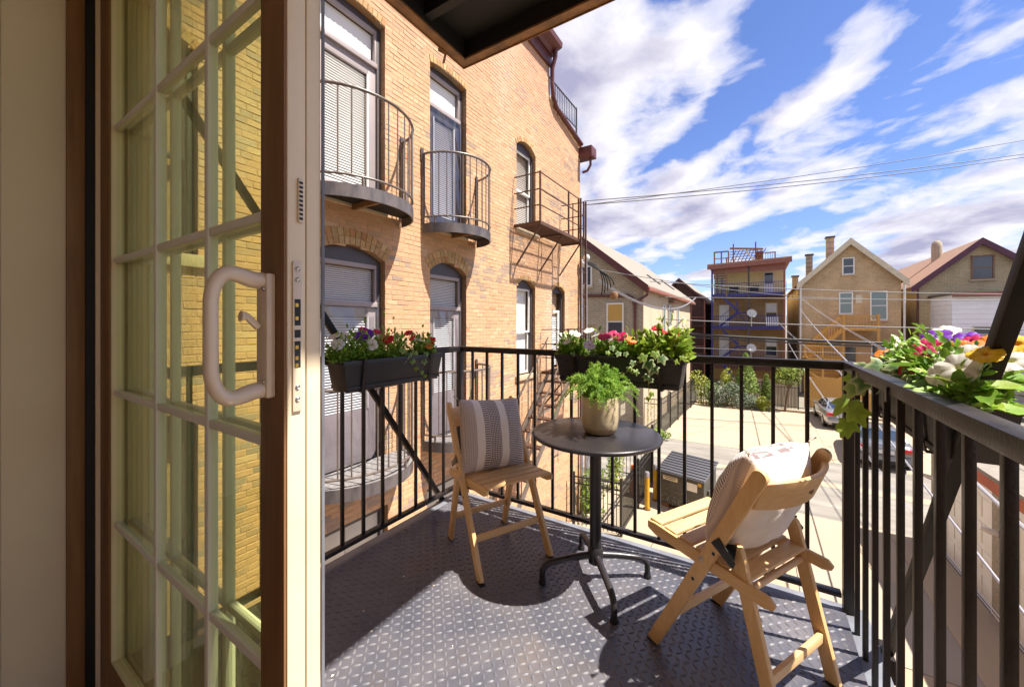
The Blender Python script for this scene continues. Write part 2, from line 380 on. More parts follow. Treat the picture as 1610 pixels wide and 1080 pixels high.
MB().bb(-.6548, -.651, .3962, .402, .045, 2.34).build('weather_strip', M['channel'], fx, bevel=.003)
sd = thing('patio_door', (-1.2, .35, 0), 'sliding glazed patio door panel slid open, with almond pull handle', 'door')
panel(sd, -.65, -1.760, .336, .366, True)
lp = MB().bb(-.6498, -.646, .343, .358, 1.085, 1.335).build('lock_plate', M['almondh'], sd, bevel=.0015)
def screw(t, c, ax, r=.004):
    b = MB(); b.lathe([(r, 0), (r, .0015), (r*.75, .0024), (r*.35, .0012)], 12)
    R = Vector((0, 0, 1)).rotation_difference(Vector(ax)).to_matrix(); b.v = [R @ p+Vector(c) for p in b.v]
    return b.build('screw', M['chrome'], t, smooth=True)
for z in (1.322, 1.304, 1.126, 1.106): screw(lp, (-.646, .3505, z), (1, 0, 0))
for za, zb in ((1.228, 1.272), (1.208, 1.221), (1.158, 1.202)): MB().bb(-.6465, -.6457, .3455, .3555, za, zb).build('lock_slot', M['gasket'], lp)
for z in (1.262, 1.240, 1.192, 1.174, 1.162): MB().box((-.6455, .349, z), (.0012, .005, .006)).build('bolt', M['brassy'], lp)
MB().bb(-.6498, -.6455, .352, .360, 1.40, 1.475).build('vent_strip', M['greige'], sd, bevel=.001)
for k in range(9): pbox('vent_slot', sd, -.6456, -.6448, .353, .359, 1.405+k*.0075, 1.409+k*.0075, M['gasket'])
# handle: back plate and a bent grip
hp = MB().bb(-.712, -.676, .316, .3318, 1.108, 1.315).build('handle', M['almondh'], sd, bevel=.006)
pts = bez([(-.694, .318, 1.302), (-.694, .285, 1.300), (-.694, .272, 1.325), (-.694, .249, 1.310), (-.694, .2465, 1.265)], 12)+bez([(-.694, .2465, 1.26), (-.694, .2465, 1.165)], 4)+bez([(-.694, .2465, 1.16), (-.694, .249, 1.118), (-.694, .272, 1.098), (-.694, .285, 1.122), (-.694, .318, 1.122)], 12)
n = len(pts)
MB().tube(pts, [.0098+.0042*abs(cos(pi*i/(n-1)))**3 for i in range(n)], 14).build('grip', M['almondh'], hp, smooth=True)
MB().tube([(-.694, .312, 1.225), (-.694, .296, 1.242), (-.694, .286, 1.243)], [.006, .006, .009], 8).build('latch_lever', M['almondh'], hp, smooth=True)
for z in (1.288, 1.136): screw(hp, (-.684, .3155, z), (0, -1, 0), .0035)

# ================================================================ the steel balcony
bal = thing('balcony', (-.74, 1.35, 0), 'black steel balcony with tread plate floor and square baluster railing', 'balcony')
pl = MB().bb(-1.80, .32, .502, 2.15, -.008, 0).build('floor_plate', M['plate'], bal)
lz = MB(); S = .0295
for i in range(int(2.12/S)):
    for j in range(int(1.64/S)):
        x = -1.795+(i+.5)*S; y = .507+(j+.5)*S
        if x > .31 or y > 2.14: continue
        a = rad(45) if (i+j) % 2 else rad(-45); ca, sa = cos(a), sin(a)
        l, wd, h = .0142, .0056, .0030
        P = [(-l, 0, 0), (-l*.45, -wd, 0), (l*.45, -wd, 0), (l, 0, 0), (l*.45, wd, 0), (-l*.45, wd, 0), (-l*.5, 0, h), (l*.5, 0, h)]
        lz.add([(x+p*ca-q*sa, y+p*sa+q*ca, r+.0001) for p, q, r in P], [(0, 1, 6), (1, 2, 7, 6), (2, 3, 7), (3, 4, 7), (4, 5, 6, 7), (5, 0, 6)])
tag(lz.build('raised_tread', M['tread'], pl, smooth=True, ang=30), kind='stuff')
# fallen petals and leaf crumbs on the plate
# frame channels
for q in ((.322, .40, .502, 2.235, -.16, -.012), (-1.885, -1.802, .502, 2.235, -.16, -.012), (-1.80, .32, 2.152, 2.235, -.16, -.012)):
    MB().bb(*q).build('edge_channel', M['channel'], bal, bevel=.003)
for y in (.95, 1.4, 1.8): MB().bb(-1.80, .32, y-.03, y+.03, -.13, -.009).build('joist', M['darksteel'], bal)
def rail(name, p, q, w, h): return MB().bar(p, q, w, h).build(name, M['steel'], bal, bevel=.004)
ZT = 1.051
MB().prism([(.313, .50), (.357, .50), (.357, 2.209), (.313, 2.165)], lambda u, v, t: (u, v, t), ZT-.019, ZT+.019).build('top_rail', M['steel'], bal, bevel=.004)
MB().prism([(-1.864, .50), (-1.820, .50), (-1.820, 2.165), (-1.864, 2.209)], lambda u, v, t: (u, v, t), ZT-.019, ZT+.019).build('top_rail', M['steel'], bal, bevel=.004)
MB().prism([(-1.8635, 2.2095), (-1.8195, 2.1655), (.3125, 2.1655), (.3565, 2.2095)], lambda u, v, t: (u, v, t), ZT-.0188, ZT+.0188).build('top_rail', M['steel'], bal, bevel=.004)
rail('bottom_rail', (-1.842, .50, .058), (-1.842, 2.165, .058), .036, .022)
rail('bottom_rail', (-1.82, 2.187, .058), (.31, 2.187, .058), .036, .022)
for x in (-1.842, .335): MB().bb(x-.02, x+.02, 2.167, 2.207, -.011, ZT-.0192).build('post', M['steel'], bal, bevel=.003)
bs = MB().bb(-.008, .008, -.008, .008, .0695, ZT-.0195).mesh('baluster', M['steel'], bevel=.0015)
bl = MB().bb(-.008, .008, -.008, .008, -.0115, ZT-.0195).mesh('baluster', M['steel'], bevel=.0015)
k = 0
while -1.725+.1278*k < .29: inst('baluster', bs, bal, (-1.725+.1278*k, 2.187, 0)); k += 1
for k in range(13):
    if 2.01-.1295*k > .52: inst('baluster', bs, bal, (-1.842, 2.01-.1295*k, 0))
for k in range(12):
    if 2.049-.138*k > .52: inst('baluster', bl, bal, (.340, 2.049-.138*k, 0))
for x, ye, sl in ((-1.895, 2.06, 1.45), (.425, 2.03, 1.5)):
    st = MB().bar((x, .502, (ye-.502)*sl-.03), (x, ye, -.03), .030, .030, up=(1, 0, 0)).build('hanger_strut', M['strut'], bal, bevel=.003)
    MB().bb(x-.02 if x > 0 else x-.012, x+.012 if x > 0 else x+.02, ye-.06, ye+.05, -.11, -.02).build('gusset', M['steel'], bal, bevel=.002)
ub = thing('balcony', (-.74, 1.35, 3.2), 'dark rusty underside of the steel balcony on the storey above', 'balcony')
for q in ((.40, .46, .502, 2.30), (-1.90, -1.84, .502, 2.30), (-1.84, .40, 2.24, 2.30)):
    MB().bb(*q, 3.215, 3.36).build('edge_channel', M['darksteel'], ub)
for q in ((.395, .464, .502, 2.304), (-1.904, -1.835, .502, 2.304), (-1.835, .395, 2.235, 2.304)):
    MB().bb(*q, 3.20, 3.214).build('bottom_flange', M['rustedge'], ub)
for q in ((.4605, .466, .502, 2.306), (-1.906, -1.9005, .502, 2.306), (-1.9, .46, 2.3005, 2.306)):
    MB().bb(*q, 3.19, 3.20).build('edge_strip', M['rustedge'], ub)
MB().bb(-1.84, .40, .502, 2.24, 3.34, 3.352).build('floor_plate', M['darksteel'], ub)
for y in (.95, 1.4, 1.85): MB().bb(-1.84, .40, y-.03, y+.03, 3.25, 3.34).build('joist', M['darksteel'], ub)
MB().bar((-1.88, 2.0, 3.15), (-1.91, 2.11, 3.198), .008, .02).build('bracket', M['rustedge'], ub)
MB().bar((-1.915, 2.09, 3.12), (-1.915, 2.11, 3.198), .02, .006).build('bracket', M['rustedge'], ub)
# ================================================================ neighbouring brick building on the left
NX = -4.6
M['brick'] = attrmat('common_brick', .88, .4, 70, (.30, .19, .11), .25)
M['mortar'] = mat('sandy_mortar', (.52, .325, .20), .95, col2=(.45, .28, .165), ns=3, bump=.3)
M['archbrick'] = attrmat('arch_brick', .88, .5, 60, (.16, .08, .03), .4)
M['reveal'] = brickmat('reveal_brick', (.38, .20, .085), (.30, .15, .06), (.30, .22, .14), (.10, .06, .03), w=.11)
M['sillst'] = mat('limestone_sill', (.52, .42, .29), .85, col2=(.44, .35, .24), ns=5, bump=.3)
M['balsteel'] = mat('charcoal_balcony_steel', (.055, .048, .052), .5, col2=(.12, .10, .10), ns=7, stretch=(1, 1, .3), rvar=.2)
M['balrail'] = mat('brown_grey_rail_steel', (.10, .075, .062), .45, col2=(.15, .12, .10), ns=10)
M['fescape'] = mat('rust_brown_fire_escape_paint', (.065, .026, .016), .55, col2=(.10, .05, .03), ns=12)
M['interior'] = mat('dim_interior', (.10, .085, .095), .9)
M['film'] = mat('grey_plastic_sheet', (.36, .35, .40), .18, spec=.8, col2=(.52, .52, .56), ns=2.2, stretch=(1, 3, .4))
nb = thing('brick_building', (NX, 5, G), 'sunlit orange brick building with arched openings and curved steel balconies', 'building')
# openings: y0, y1, z0, crown, rise, kind
OP = [(2.68, 3.77, 2.86, 5.62, .05, 'door_w'), (4.69, 5.64, 2.86, 5.66, .05, 'door_d'), (7.43, 8.32, 3.45, 5.50, .17, 'sash'),
      (2.68, 3.77, -.72, 2.30, .16, 'door_f'), (4.69, 5.64, -.72, 2.32, .18, 'door_f'), (7.43, 8.30, .06, 2.28, .17, 'sash'),
      (9.23, 10.03, .02, 2.28, .16, 'door_n'), (.62, 1.53, 1.9, 4.0, .14, 'sash_d'), (.62, 1.53, -1.9, .42, .14, 'sash_d'),
      (2.60, 3.82, G+.1, -1.42, .0, 'garage'), (4.62, 5.72, G+.1, -1.50, .0, 'garage')]
Y0, Y1, YS, ZTOP = -1.0, 11.15, 9.05, 8.5
def ztop(y): return ZTOP if y < YS else 7.12-(y-YS)*.2
def arcR(o):
    w = (o[1]-o[0])/2; r = o[4]; return (w*w+r*r)/(2*r) if r > 0 else None
def head(o, y):      # height of the opening's soffit at y
    if o[4] <= 0: return o[3]
    R = arcR(o); c = (o[0]+o[1])/2; return o[3]-R+sqrt(max(0, R*R-(y-c)**2))
# mortar backing, cut round the openings
ys = sorted(set([Y0, Y1, YS]+[v for o in OP for v in o[:2]])); zs = sorted(set([G, ZTOP, 7.12]+[v for o in OP for v in o[2:4]]))
b = MB()
for ya, yb in zip(ys, ys[1:]):
    for za, zb in zip(zs, zs[1:]):
        ym, zm = (ya+yb)/2, (za+zb)/2
        if any(o[0] < ym < o[1] and o[2] < zm < o[3] for o in OP) or zm > ztop(ym)+.05: continue
        if ya >= YS and zb > 6.7 and za < 7.12: zb0, zb1 = ztop(ya), ztop(yb)
        else: zb0 = zb1 = zb
        b.add([(NX, ya, za), (NX, yb, za), (NX, yb, zb1), (NX, ya, zb0)], [(0, 1, 2, 3)])
for o in OP:         # spandrels and reveals
    if o[4] > 0:
        N = 10; c = [(o[0]+(o[1]-o[0])*k/N) for k in range(N+1)]
        for a, d in zip(c, c[1:]): b.add([(NX, a, head(o, a)), (NX, d, head(o, d)), (NX, d, o[3]+.001), (NX, a, o[3]+.001)], [(0, 1, 2, 3)])
wl = b.build('wall', M['mortar'], nb)
for o in OP:
    N = 10; D = .22; b = MB()
    za, zb = head(o, o[0]), head(o, o[1])
    b.add([(NX, o[0], o[2]), (NX-D, o[0], o[2]), (NX-D, o[0], za), (NX, o[0], za)], [(0, 1, 2, 3)])
    b.add([(NX, o[1], o[2]), (NX-D, o[1], o[2]), (NX-D, o[1], zb), (NX, o[1], zb)], [(3, 2, 1, 0)])
    b.add([(NX, o[0], o[2]), (NX-D, o[0], o[2]), (NX-D, o[1], o[2]), (NX, o[1], o[2])], [(3, 2, 1, 0)])
    c = [(o[0]+(o[1]-o[0])*k/N) for k in range(N+1)]
    for a, d in zip(c, c[1:]): b.add([(NX, a, head(o, a)), (NX, d, head(o, d)), (NX-D, d, head(o, d)), (NX-D, a, head(o, a))], [(0, 1, 2, 3)])
    b.build('reveal', M['reveal'], nb)
b = MB(); b.bb(NX-9, NX-.25, Y0, Y0+.2, G, ZTOP); b.bb(NX-9, NX-.001, Y1-.2, Y1, G, 6.6); b.bb(NX-9, NX-.25, YS-.2, YS, 6.5, ZTOP); b.bb(NX-9, NX-8.8, Y0, Y1, G, 6.6); b.bb(NX-.6, NX-.24, Y0, Y1, G, 6.5)
b.build('side_wall', M['ownbrick'], nb)
b = MB(); b.bb(NX-9, NX-.01, Y0, YS, ZTOP-.12, ZTOP-.02); b.bb(NX-9, NX-.01, YS, Y1, 6.5, 6.6); b.build('roof', M['charcoal'], nb)
# bricks, laid one by one
rnd = random.Random(3)
def brickcol(y, z):
    n = mnoise.noise((y*.55, z*.8, 1.7)); m = mnoise.noise((y*.9+5, z*2.2, 4.4)); q = rnd.random()
    base = Vector((.56, .33, .185))
    if q < .10: base = Vector((.45, .285, .175))
    elif q < .17: base = Vector((.58, .38, .225))
    elif q < .175: base = Vector((.50, .235, .125))
    elif q < .23: base = Vector((.53, .32, .165))
    if m > .05 and q > .35 and rnd.random() < (m-.05)*1.3: base = Vector((.34, .25, .19))
    base = base*(1+.15*n+rnd.uniform(-.05, .05))
    ef = mnoise.noise((y*.5+9, z*.35-.4*y, 7.7))
    if ef > .28: base = base.lerp(Vector((.66, .48, .36)), min(.6, (ef-.28)*2.5)*rnd.uniform(.5, 1))
    up = max(0, min(1, (z-5.2)/2.5))
    return base.lerp(Vector((.52, .27, .175)), up*.65)
BH, CH, BL, BP = .0625, .0735, .205, .216
bricks = []
row = 0; z = G
while z < ZTOP-.02:
    y = .55-(row % 2)*BP/2-(BP*.2 if row % 7 == 0 else 0)
    step = BP if row % 6 else BP*.52          # a header course every sixth row
    while y < Y1:
        ya, yb = y, min(y+step-.0105, Y1); zc = z+BH/2; y += step
        if z+BH > min(ztop(ya), ztop(yb))+.01: continue
        segs = [(ya, yb)]
        for o in OP:
            if z+BH > o[2]-.01 and z < o[3]:
                ns = []
                for s0, s1 in segs:
                    if s1 <= o[0] or s0 >= o[1]: ns.append((s0, s1)); continue
                    if z >= head(o, min(max((s0+s1)/2, o[0]+.01), o[1]-.01))-.02: ns.append((s0, s1)); continue
                    if s0 < o[0]-.03: ns.append((s0, o[0]-.001))
                    if s1 > o[1]+.03: ns.append((o[1]+.001, s1))
                segs = ns
        for s0, s1 in segs:
            if s1-s0 > .03: bricks.append((s0, s1, z, rnd.uniform(.002, .006)))
    row += 1; z += CH
def brick_geo(mb, s0, s1, z, d, x0=NX):
    j = lambda: rnd.uniform(-.0022, .0022)
    P = [(x0, s0+j(), z+j()), (x0, s1+j(), z+j()), (x0, s1+j(), z+BH+j()), (x0, s0+j(), z+BH+j())]
    e = .003
    Q = [(x0+d+j()*.5, p[1]+(e if k in (0, 3) else -e), p[2]+(e if k < 2 else -e)) for k, p in enumerate(P)]
    mb.add(P+Q, [(4, 5, 6, 7), (0, 1, 5, 4), (1, 2, 6, 5), (2, 3, 7, 6), (3, 0, 4, 7)])
def score(bk):
    x, yy, d = project((NX, (bk[0]+bk[1])/2, bk[2]))
    if d < 0 or not (0 < yy < 1080) or x < 330 or 415 < x < 512 or x > 905: return 0
    x2 = project((NX, bk[1], bk[2]))[0]; x1 = project((NX, bk[0], bk[2]))[0]
    return (x2-x1)*BH/d*(1 if x > 512 else .45)
order = sorted(range(len(bricks)), key=lambda i: -score(bricks[i])); big = set(order[:290])
rest = MB(); rest.c = []
for i, (s0, s1, z, d) in enumerate(bricks):
    c = brickcol((s0+s1)/2, z)
    if i in big:
        q = MB(); q.c = []; brick_geo(q, s0-(s0+s1)/2, s1-(s0+s1)/2, 0, d, 0); q.c = [c]*8
        o = q.build('brick', M['brick']); o.parent = wl; o.location = Vector((NX, (s0+s1)/2, z))-L_of(wl)
    else: brick_geo(rest, s0, s1, z, d); rest.c += [c]*8
tag(rest.build('brick_courses', M['brick'], wl), kind='stuff')
for o in OP:         # a ring of soldier bricks over each arch
    if o[4] <= 0: continue
    R = arcR(o); c = (o[0]+o[1])/2; zc = o[3]-R; a0 = math.asin((o[1]-o[0])/2/R)
    n = max(8, int(2*a0*R/.075)); q = MB(); q.c = []
    for ringk in range(2 if o[5] == 'door_f' else 1):
        for k in range(n):
            a1, a2 = -a0+2*a0*(k+.06)/n, -a0+2*a0*(k+.94)/n; r1, r2 = R+.003+ringk*.108, R+.103+ringk*.108; dd = rnd.uniform(.011, .016)
            P = [(NX, c+r*sin(a), zc+r*cos(a)) for r, a in ((r1, a1), (r1, a2), (r2, a2), (r2, a1))]
            q.add(P+[(NX+dd, p[1], p[2]) for p in P], [(4, 7, 6, 5), (0, 4, 5, 1), (1, 5, 6, 2), (2, 6, 7, 3), (3, 7, 4, 0)])
            v = rnd.random(); col = Vector((.49, .30, .13)) if v < .6 else Vector((.46, .235, .10)) if v < .72 else Vector((.52, .36, .18))
            q.c += [col*rnd.uniform(.8, 1.1)]*8
    ar = q.build('arch', M['archbrick'], nb, fixn=True); tag(ar, kind='stuff')
# windows and doors
def slats(y0, y1, z0, z1, x, pitch=.034):
    m = MB(); z = z0
    while z < z1: m.box((x, (y0+y1)/2, z), (.026, y1-y0, .0022), Matrix.Rotation(rad(48), 3, 'Y')); z += pitch
    return m
def opening(o):
    y0, y1, z0, z1, rise, kind = o; xf = NX-.13; w = y1-y0
    def fr(name, par, a, b_, c, d, m, t=.06, x=xf, bev=.004): return MB().bb(x-t/2, x+t/2, a, b_, c, d).build(name, m, par, bevel=bev)
    def arched(name, par, a, b_, zb, m, t=.05, x=xf):      # arched filler between a straight head and the soffit
        N = 12; c = [a+(b_-a)*k/N for k in range(N+1)]
        poly = [(a, zb), (b_, zb)]+[(q, head(o, q)-.004) for q in reversed(c)]
        return MB().prism(poly, lambda u, v, tt: (tt, u, v), x-t/2, x+t/2).build(name, m, par, fixn=True)
    spring = z1-rise
    if kind in ('door_w', 'door_d', 'door_f'):
        wm = M['charcoal']; zt = z0+2.10 if kind != 'door_f' else z0+2.20
        d = arched('door', nb, y0+.002, y1-.002, spring-.05, wm)
        fr('jamb', d, y0+.002, y0+.065, z0, spring-.05, wm); fr('jamb', d, y1-.065, y1-.002, z0, spring-.05, wm)
        fr('transom_bar', d, y0+.065, y1-.065, zt, zt+.07, M['taupe'], .09)
        fr('transom_frame', d, y0+.066, y1-.066, spring-.11, spring-.0505, M['taupe'], .05); fr('transom_frame', d, y0+.066, y0+.10, zt+.0705, spring-.111, M['taupe'], .05); fr('transom_frame', d, y1-.10, y1-.066, zt+.0705, spring-.111, M['taupe'], .05)
        pbox('transom_pane', d, xf-.014, xf-.008, y0+.10, y1-.10, zt+.07, spring-.11, M['glass'])
        if kind == 'door_f': tag(slats(y0+.10, y1-.10, zt+.08, spring-.12, xf-.05, .028).build('transom_blind', M['blindw'], d), kind='stuff')
        else: pbox('transom_blind', d, xf-.06, xf-.05, y0+.10, y1-.10, zt+.08, spring-.11, M['blindw'])
        lm = M['taupe'] if kind != 'door_d' else M['charcoal']
        st = .13
        fr('leaf_stile', d, y0+.066, y0+.066+st, z0+.01, zt-.001, lm, .045, xf-.02); fr('leaf_stile', d, y1-.066-st, y1-.066, z0+.01, zt-.001, lm, .045, xf-.02)
        fr('leaf_rail', d, y0+.067+st, y1-.067-st, zt-.14, zt-.002, lm, .044, xf-.02); fr('leaf_rail', d, y0+.067+st, y1-.067-st, z0+.01, z0+(.28 if kind != 'door_f' else .75), lm, .044, xf-.02)
        zb = z0+(.28 if kind != 'door_f' else .75)
        fr('lite_frame', d, y0+.067+st, y0+.09+st, zb, zt-.141, M['white'], .03, xf+.005); fr('lite_frame', d, y1-.09-st, y1-.067-st, zb, zt-.141, M['white'], .03, xf+.005)
        tag(slats(y0+.09+st, y1-.09-st, zb+.02, zt-.15, xf-.03, .036).build('blind', M['blindw'], d), kind='stuff')
        pbox('blind_backing', d, xf-.07, xf-.06, y0+.09+st, y1-.09-st, zb, zt-.14, M['taupe'] if kind != 'door_w' else M['white'])
        pbox('pane', d, xf-.006, xf-.001, y0+.09+st, y1-.09-st, zb, zt-.14, M['glass'])
        fr('sill', d, y0-.02, y1+.02, z0-.06, z0, M['sillst'], .26, NX-.09)
        if kind == 'door_w':
            for zz in (z0+1.02, z0+1.16):
                MB().lathe([(.03, 0), (.03, .012), (.014, .02), (.014, .035), (.03, .05), (.03, .065), (.018, .075)], 14).build('knob', M['chrome'], d, smooth=True)
                k = d.children[-1]; k.rotation_euler = (0, pi/2, 0); k.location = Vector((xf+.004, y1-.066-.065, zz))-L_of(d)
                k.data.transform(Matrix.Translation(L_of(d)))
        if kind in ('door_f', 'door_d'):       # clear plastic sheet pinned over the doorway, gathered into folds
            P = []; n = 26; mrow = 18
            for i in range(mrow+1):
                zz = z0+.12+(zt-z0-.14)*i/mrow; r_ = []
                for j in range(n+1):
                    s = j/n; yy = y0+.075+(w-.15)*s
                    f = .012*sin(s*9+3*sin(i*.35))+.010*sin(s*23+i*.6)
                    r_.append((xf+.05+f+.02*sin(pi*s), yy, zz))
                P.append(r_)
            MB().grid(P).build('plastic_sheet', M['film_t'], d, smooth=True, ang=180)
    elif kind in ('sash', 'sash_d'):
        fm = M['charcoal'] if kind == 'sash' else M['charcoal']
        d = arched('window', nb, y0+.002, y1-.002, spring-.03, fm)
        fr('jamb', d, y0+.002, y0+.06, z0, spring-.03, fm, .09); fr('jamb', d, y1-.06, y1-.002, z0, spring-.03, fm, .09)
        zm = (z0+spring)/2-.05; sw = M['white'] if kind == 'sash' else M['charcoal']
        for za, zb, x in ((zm, spring-.031, xf-.01), (z0+.001, zm+.04, xf-.045)):
            fr('sash_rail', d, y0+.061, y1-.061, za, za+.045, sw, .035, x); fr('sash_rail', d, y0+.061, y1-.061, zb-.045, zb, sw, .035, x)
            fr('sash_stile', d, y0+.0615, y0+.105, za+.0451, zb-.0451, sw, .034, x); fr('sash_stile', d, y1-.105, y1-.0615, za+.0451, zb-.0451, sw, .034, x)
            pbox('pane', d, x-.003, x+.003, y0+.105, y1-.105, za+.045, zb-.045, M['glass'])
        if kind == 'sash':
            if z0 > 2: tag(slats(y0+.07, y1-.07, z0+.05, spring-.05, xf-.08, .045).build('blind', M['blindw'], d), kind='stuff')
            else:
                P = [[(xf-.10+.014*sin(j*2.1), y0+.07+(w-.14)*j/40, zz) for j in range(41)] for zz in (z0+.05, spring-.05)]
                MB().grid(P).build('curtain', M['white'], d, smooth=True, ang=180)
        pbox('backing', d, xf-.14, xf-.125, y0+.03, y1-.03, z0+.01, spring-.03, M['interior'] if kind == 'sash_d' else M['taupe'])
        MB().bb(NX-.12, NX+.05, y0-.07, y1+.07, z0-.12, z0).build('sill', M['sillst'], d, bevel=.006)
    elif kind == 'door_n':
        d = arched('door', nb, y0+.002, y1-.002, spring-.03, M['charcoal'])
        fr('jamb', d, y0+.002, y0+.06, z0, spring-.03, M['charcoal'], .09); fr('jamb', d, y1-.06, y1-.002, z0, spring-.03, M['charcoal'], .09)
        fr('leaf', d, y0+.061, y0+.16, z0, 1.55, M['white'], .04, xf-.03); fr('leaf', d, y1-.16, y1-.061, z0, 1.55, M['white'], .04, xf-.03)
        fr('transom_bar', d, y0+.061, y1-.061, 1.551, 1.62, M['white'], .05, xf-.03)
        pbox('pane', d, xf-.034, xf-.028, y0+.16, y1-.16, z0, 1.55, M['glass']); pbox('transom_pane', d, xf-.034, xf-.028, y0+.062, y1-.062, 1.62, spring-.03, M['glass'])
        tag(slats(y0+.16, y1-.16, z0+.1, 1.5, xf-.07, .05).build('blind', M['blindw'], d), kind='stuff')
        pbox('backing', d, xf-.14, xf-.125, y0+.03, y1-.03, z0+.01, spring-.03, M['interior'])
    else:
        d = fr('panel_door', nb, y0+.002, y0+.07, z0, z1, M['charcoal'], .09); fr('jamb', d, y1-.07, y1-.002, z0, z1, M['charcoal'], .09); fr('head', d, y0+.071, y1-.071, z1-.09, z1-.002, M['charcoal'], .09)
        nz = 6; hh = (z1-.09-z0)/nz
        for i in range(nz):
            for j in range(2):
                ya = y0+.071+(w-.142)*j/2; MB().bb(xf-.03, xf-.005, ya+.004, ya+(w-.142)/2-.004, z0+i*hh+.004, z0+(i+1)*hh-.004).build('panel', M['cream2'], d, bevel=.006)
        pbox('backing', d, xf-.05, xf-.031, y0+.07, y1-.07, z0, z1-.09, M['white'])
M['film_t'] = glassmat('clear_plastic_sheet', (.80, .80, .84), 2.2, .12)
M['cream2'] = mat('off_white_panel', (.62, .58, .50), .5, col2=(.55, .50, .40), ns=1.5, stretch=(1, 1, .2))
for o in OP: opening(o)
# eaves gutter, coping, downspout, roof-deck railing
gt = MB(); prof = [(0, -.20), (.10, -.20), (.16, -.12), (.34, -.06), (.36, .06), (.33, .08), (.30, .0), (0, .02)]
gt.prism(prof, lambda u, v, t: (NX+.012+u, t, 8.42+v), Y0, 9.10)
gt.build('gutter', M['maroon'], nb, fixn=True)
MB().bb(NX+.012, NX+.07, Y0, 9.08, 7.95, 8.215).build('frieze_board', M['maroon'], nb, bevel=.004)
MB().tube([(NX+.22, 9.0, 8.34), (NX+.20, 9.02, 8.15), (NX+.09, 9.06, 7.9), (NX+.08, 9.08, 7.5), (NX+.08, 9.14, 7.22), (NX+.08, 9.35, 7.02), (NX+.09, 10.2, 6.86), (NX+.10, 11.05, 6.70)], .055, 10).build('downspout', M['maroon'], nb, smooth=True)
MB().prism([(YS-.02, 7.13), (Y1+.06, 6.69), (Y1+.06, 6.77), (YS-.02, 7.21)], lambda u, v, t: (t, u, v), NX-.3, NX+.04).build('coping', M['sillst'], nb, bevel=.006, fixn=True)
MB().bb(NX-.15, NX+.42, Y1-.12, Y1+.30, 6.32, 6.62).build('gutter_box', M['maroon'], nb, bevel=.02)
MB().tube([(NX+.30, Y1+.1, 6.34), (NX+.30, Y1+.1, 6.1), (NX+.2, Y1+.1, 5.95), (NX+.05, Y1+.08, 5.92)], .04, 8).build('downspout', M['maroon'], nb, smooth=True)
rr = thing('deck_railing', (NX-.1, 10.1, 7.2), 'thin dark roof-deck railing above the stepped brick parapet', 'railing')
for z in (7.86, 7.28): MB().bar((NX-.1, 9.15, z), (NX-.1, 11.1, z), .03, .03).build('rail', M['charcoal'], rr)
for k in range(17): pbox('baluster', rr, NX-.107, NX-.093, 9.15+k*.12, 9.164+k*.12, 7.295, 7.845, M['charcoal'])
for y in (9.13, 11.10): pbox('post', rr, NX-.12, NX-.08, y-.02, y+.02, 6.72, 7.9, M['charcoal'])

# curved balconies
def curved_balcony(yc, a, bdep, zs, label, nbal=17):
    t = thing('curved_balcony', (NX, yc, zs), label, 'balcony', 'curved steel balconies on the brick wall'); local(t)
    def el(th, k=1.0, z=0.0): return (max(.03, bdep*k*cos(th)), a*k*sin(th), z)
    ths = [-pi/2+pi*i/40 for i in range(41)]
    rim = [el(th) for th in ths]
    m = MB(); N = len(rim); vs = [(p[0], p[1], -.155) for p in rim]+[(p[0], p[1], .0) for p in rim]
    vi = [el(th, .975) for th in ths]; vs += [(p[0], p[1], -.155) for p in vi]+[(p[0], p[1], -.02) for p in vi]
    m.add(vs, [(i, i+1, N+i+1, N+i) for i in range(N-1)]+[(i+1, i, 2*N+i, 2*N+i+1) for i in range(N-1)]+[(2*N+i+1, 2*N+i, 3*N+i, 3*N+i+1) for i in range(N-1)])
    m.build('fascia', M['balsteel'], t, smooth=True)
    MB().add([(p[0]*.99, p[1]*.99, -.003) for p in rim], [tuple(range(N))]).build('deck', M['grate'], t)
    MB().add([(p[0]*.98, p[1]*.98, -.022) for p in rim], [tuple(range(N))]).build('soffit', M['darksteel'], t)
    MB().bb(.03, bdep*.9, -.02, .02, -.10, -.024).build('joist', M['rustedge'], t)
    MB().tube([el(th, .985, 1.13) for th in ths], .019, 8).build('top_rail', M['balrail'], t, smooth=True)
    MB().tube([el(th, .985, .105) for th in ths], .015, 8).build('bottom_rail', M['balrail'], t, smooth=True)
    bm_ = MB().tube([(0, 0, .105), (0, 0, 1.12)], .009, 6).mesh('baluster', M['balrail'], smooth=True)
    for k in range(nbal):
        th = -pi/2+pi*(k+.5)/nbal; p = el(th, .985); inst('baluster', bm_, t, (p[0], p[1], 0))
    for th in (-1.2, -.4, .4, 1.2):
        p = el(th, .985); MB().bb(p[0]-.012, p[0]+.012, p[1]-.012, p[1]+.012, .0, .1).build('spacer', M['balrail'], t)
    for s in (-1, 1):
        MB().bb(.012, .03, s*a-.03, s*a+.03, 1.02, 1.22).build('wall_bracket', M['charcoal'], t, bevel=.003)
        MB().bb(.012, .05, s*a*.985-.02, s*a*.985+.02, .0, 1.11).build('end_post', M['balrail'], t, bevel=.003)
    return t
M['grate'] = mat('grey_balcony_deck', (.26, .25, .245), .7, col2=(.12, .11, .11), ns=60, stretch=(1, .3, 1))
curved_balcony(3.22, .85, .75, 2.86, 'wide curved balcony on upper storey, in front of white-blind door')
curved_balcony(5.21, .72, .70, 2.86, 'narrow curved balcony on upper storey, in front of dark door')
curved_balcony(3.22, .85, .75, -.66, 'wide curved balcony on lower storey, beyond planter and left railing')
curved_balcony(5.21, .72, .70, -.66, 'narrow curved balcony on lower storey, beside the balcony corner post')

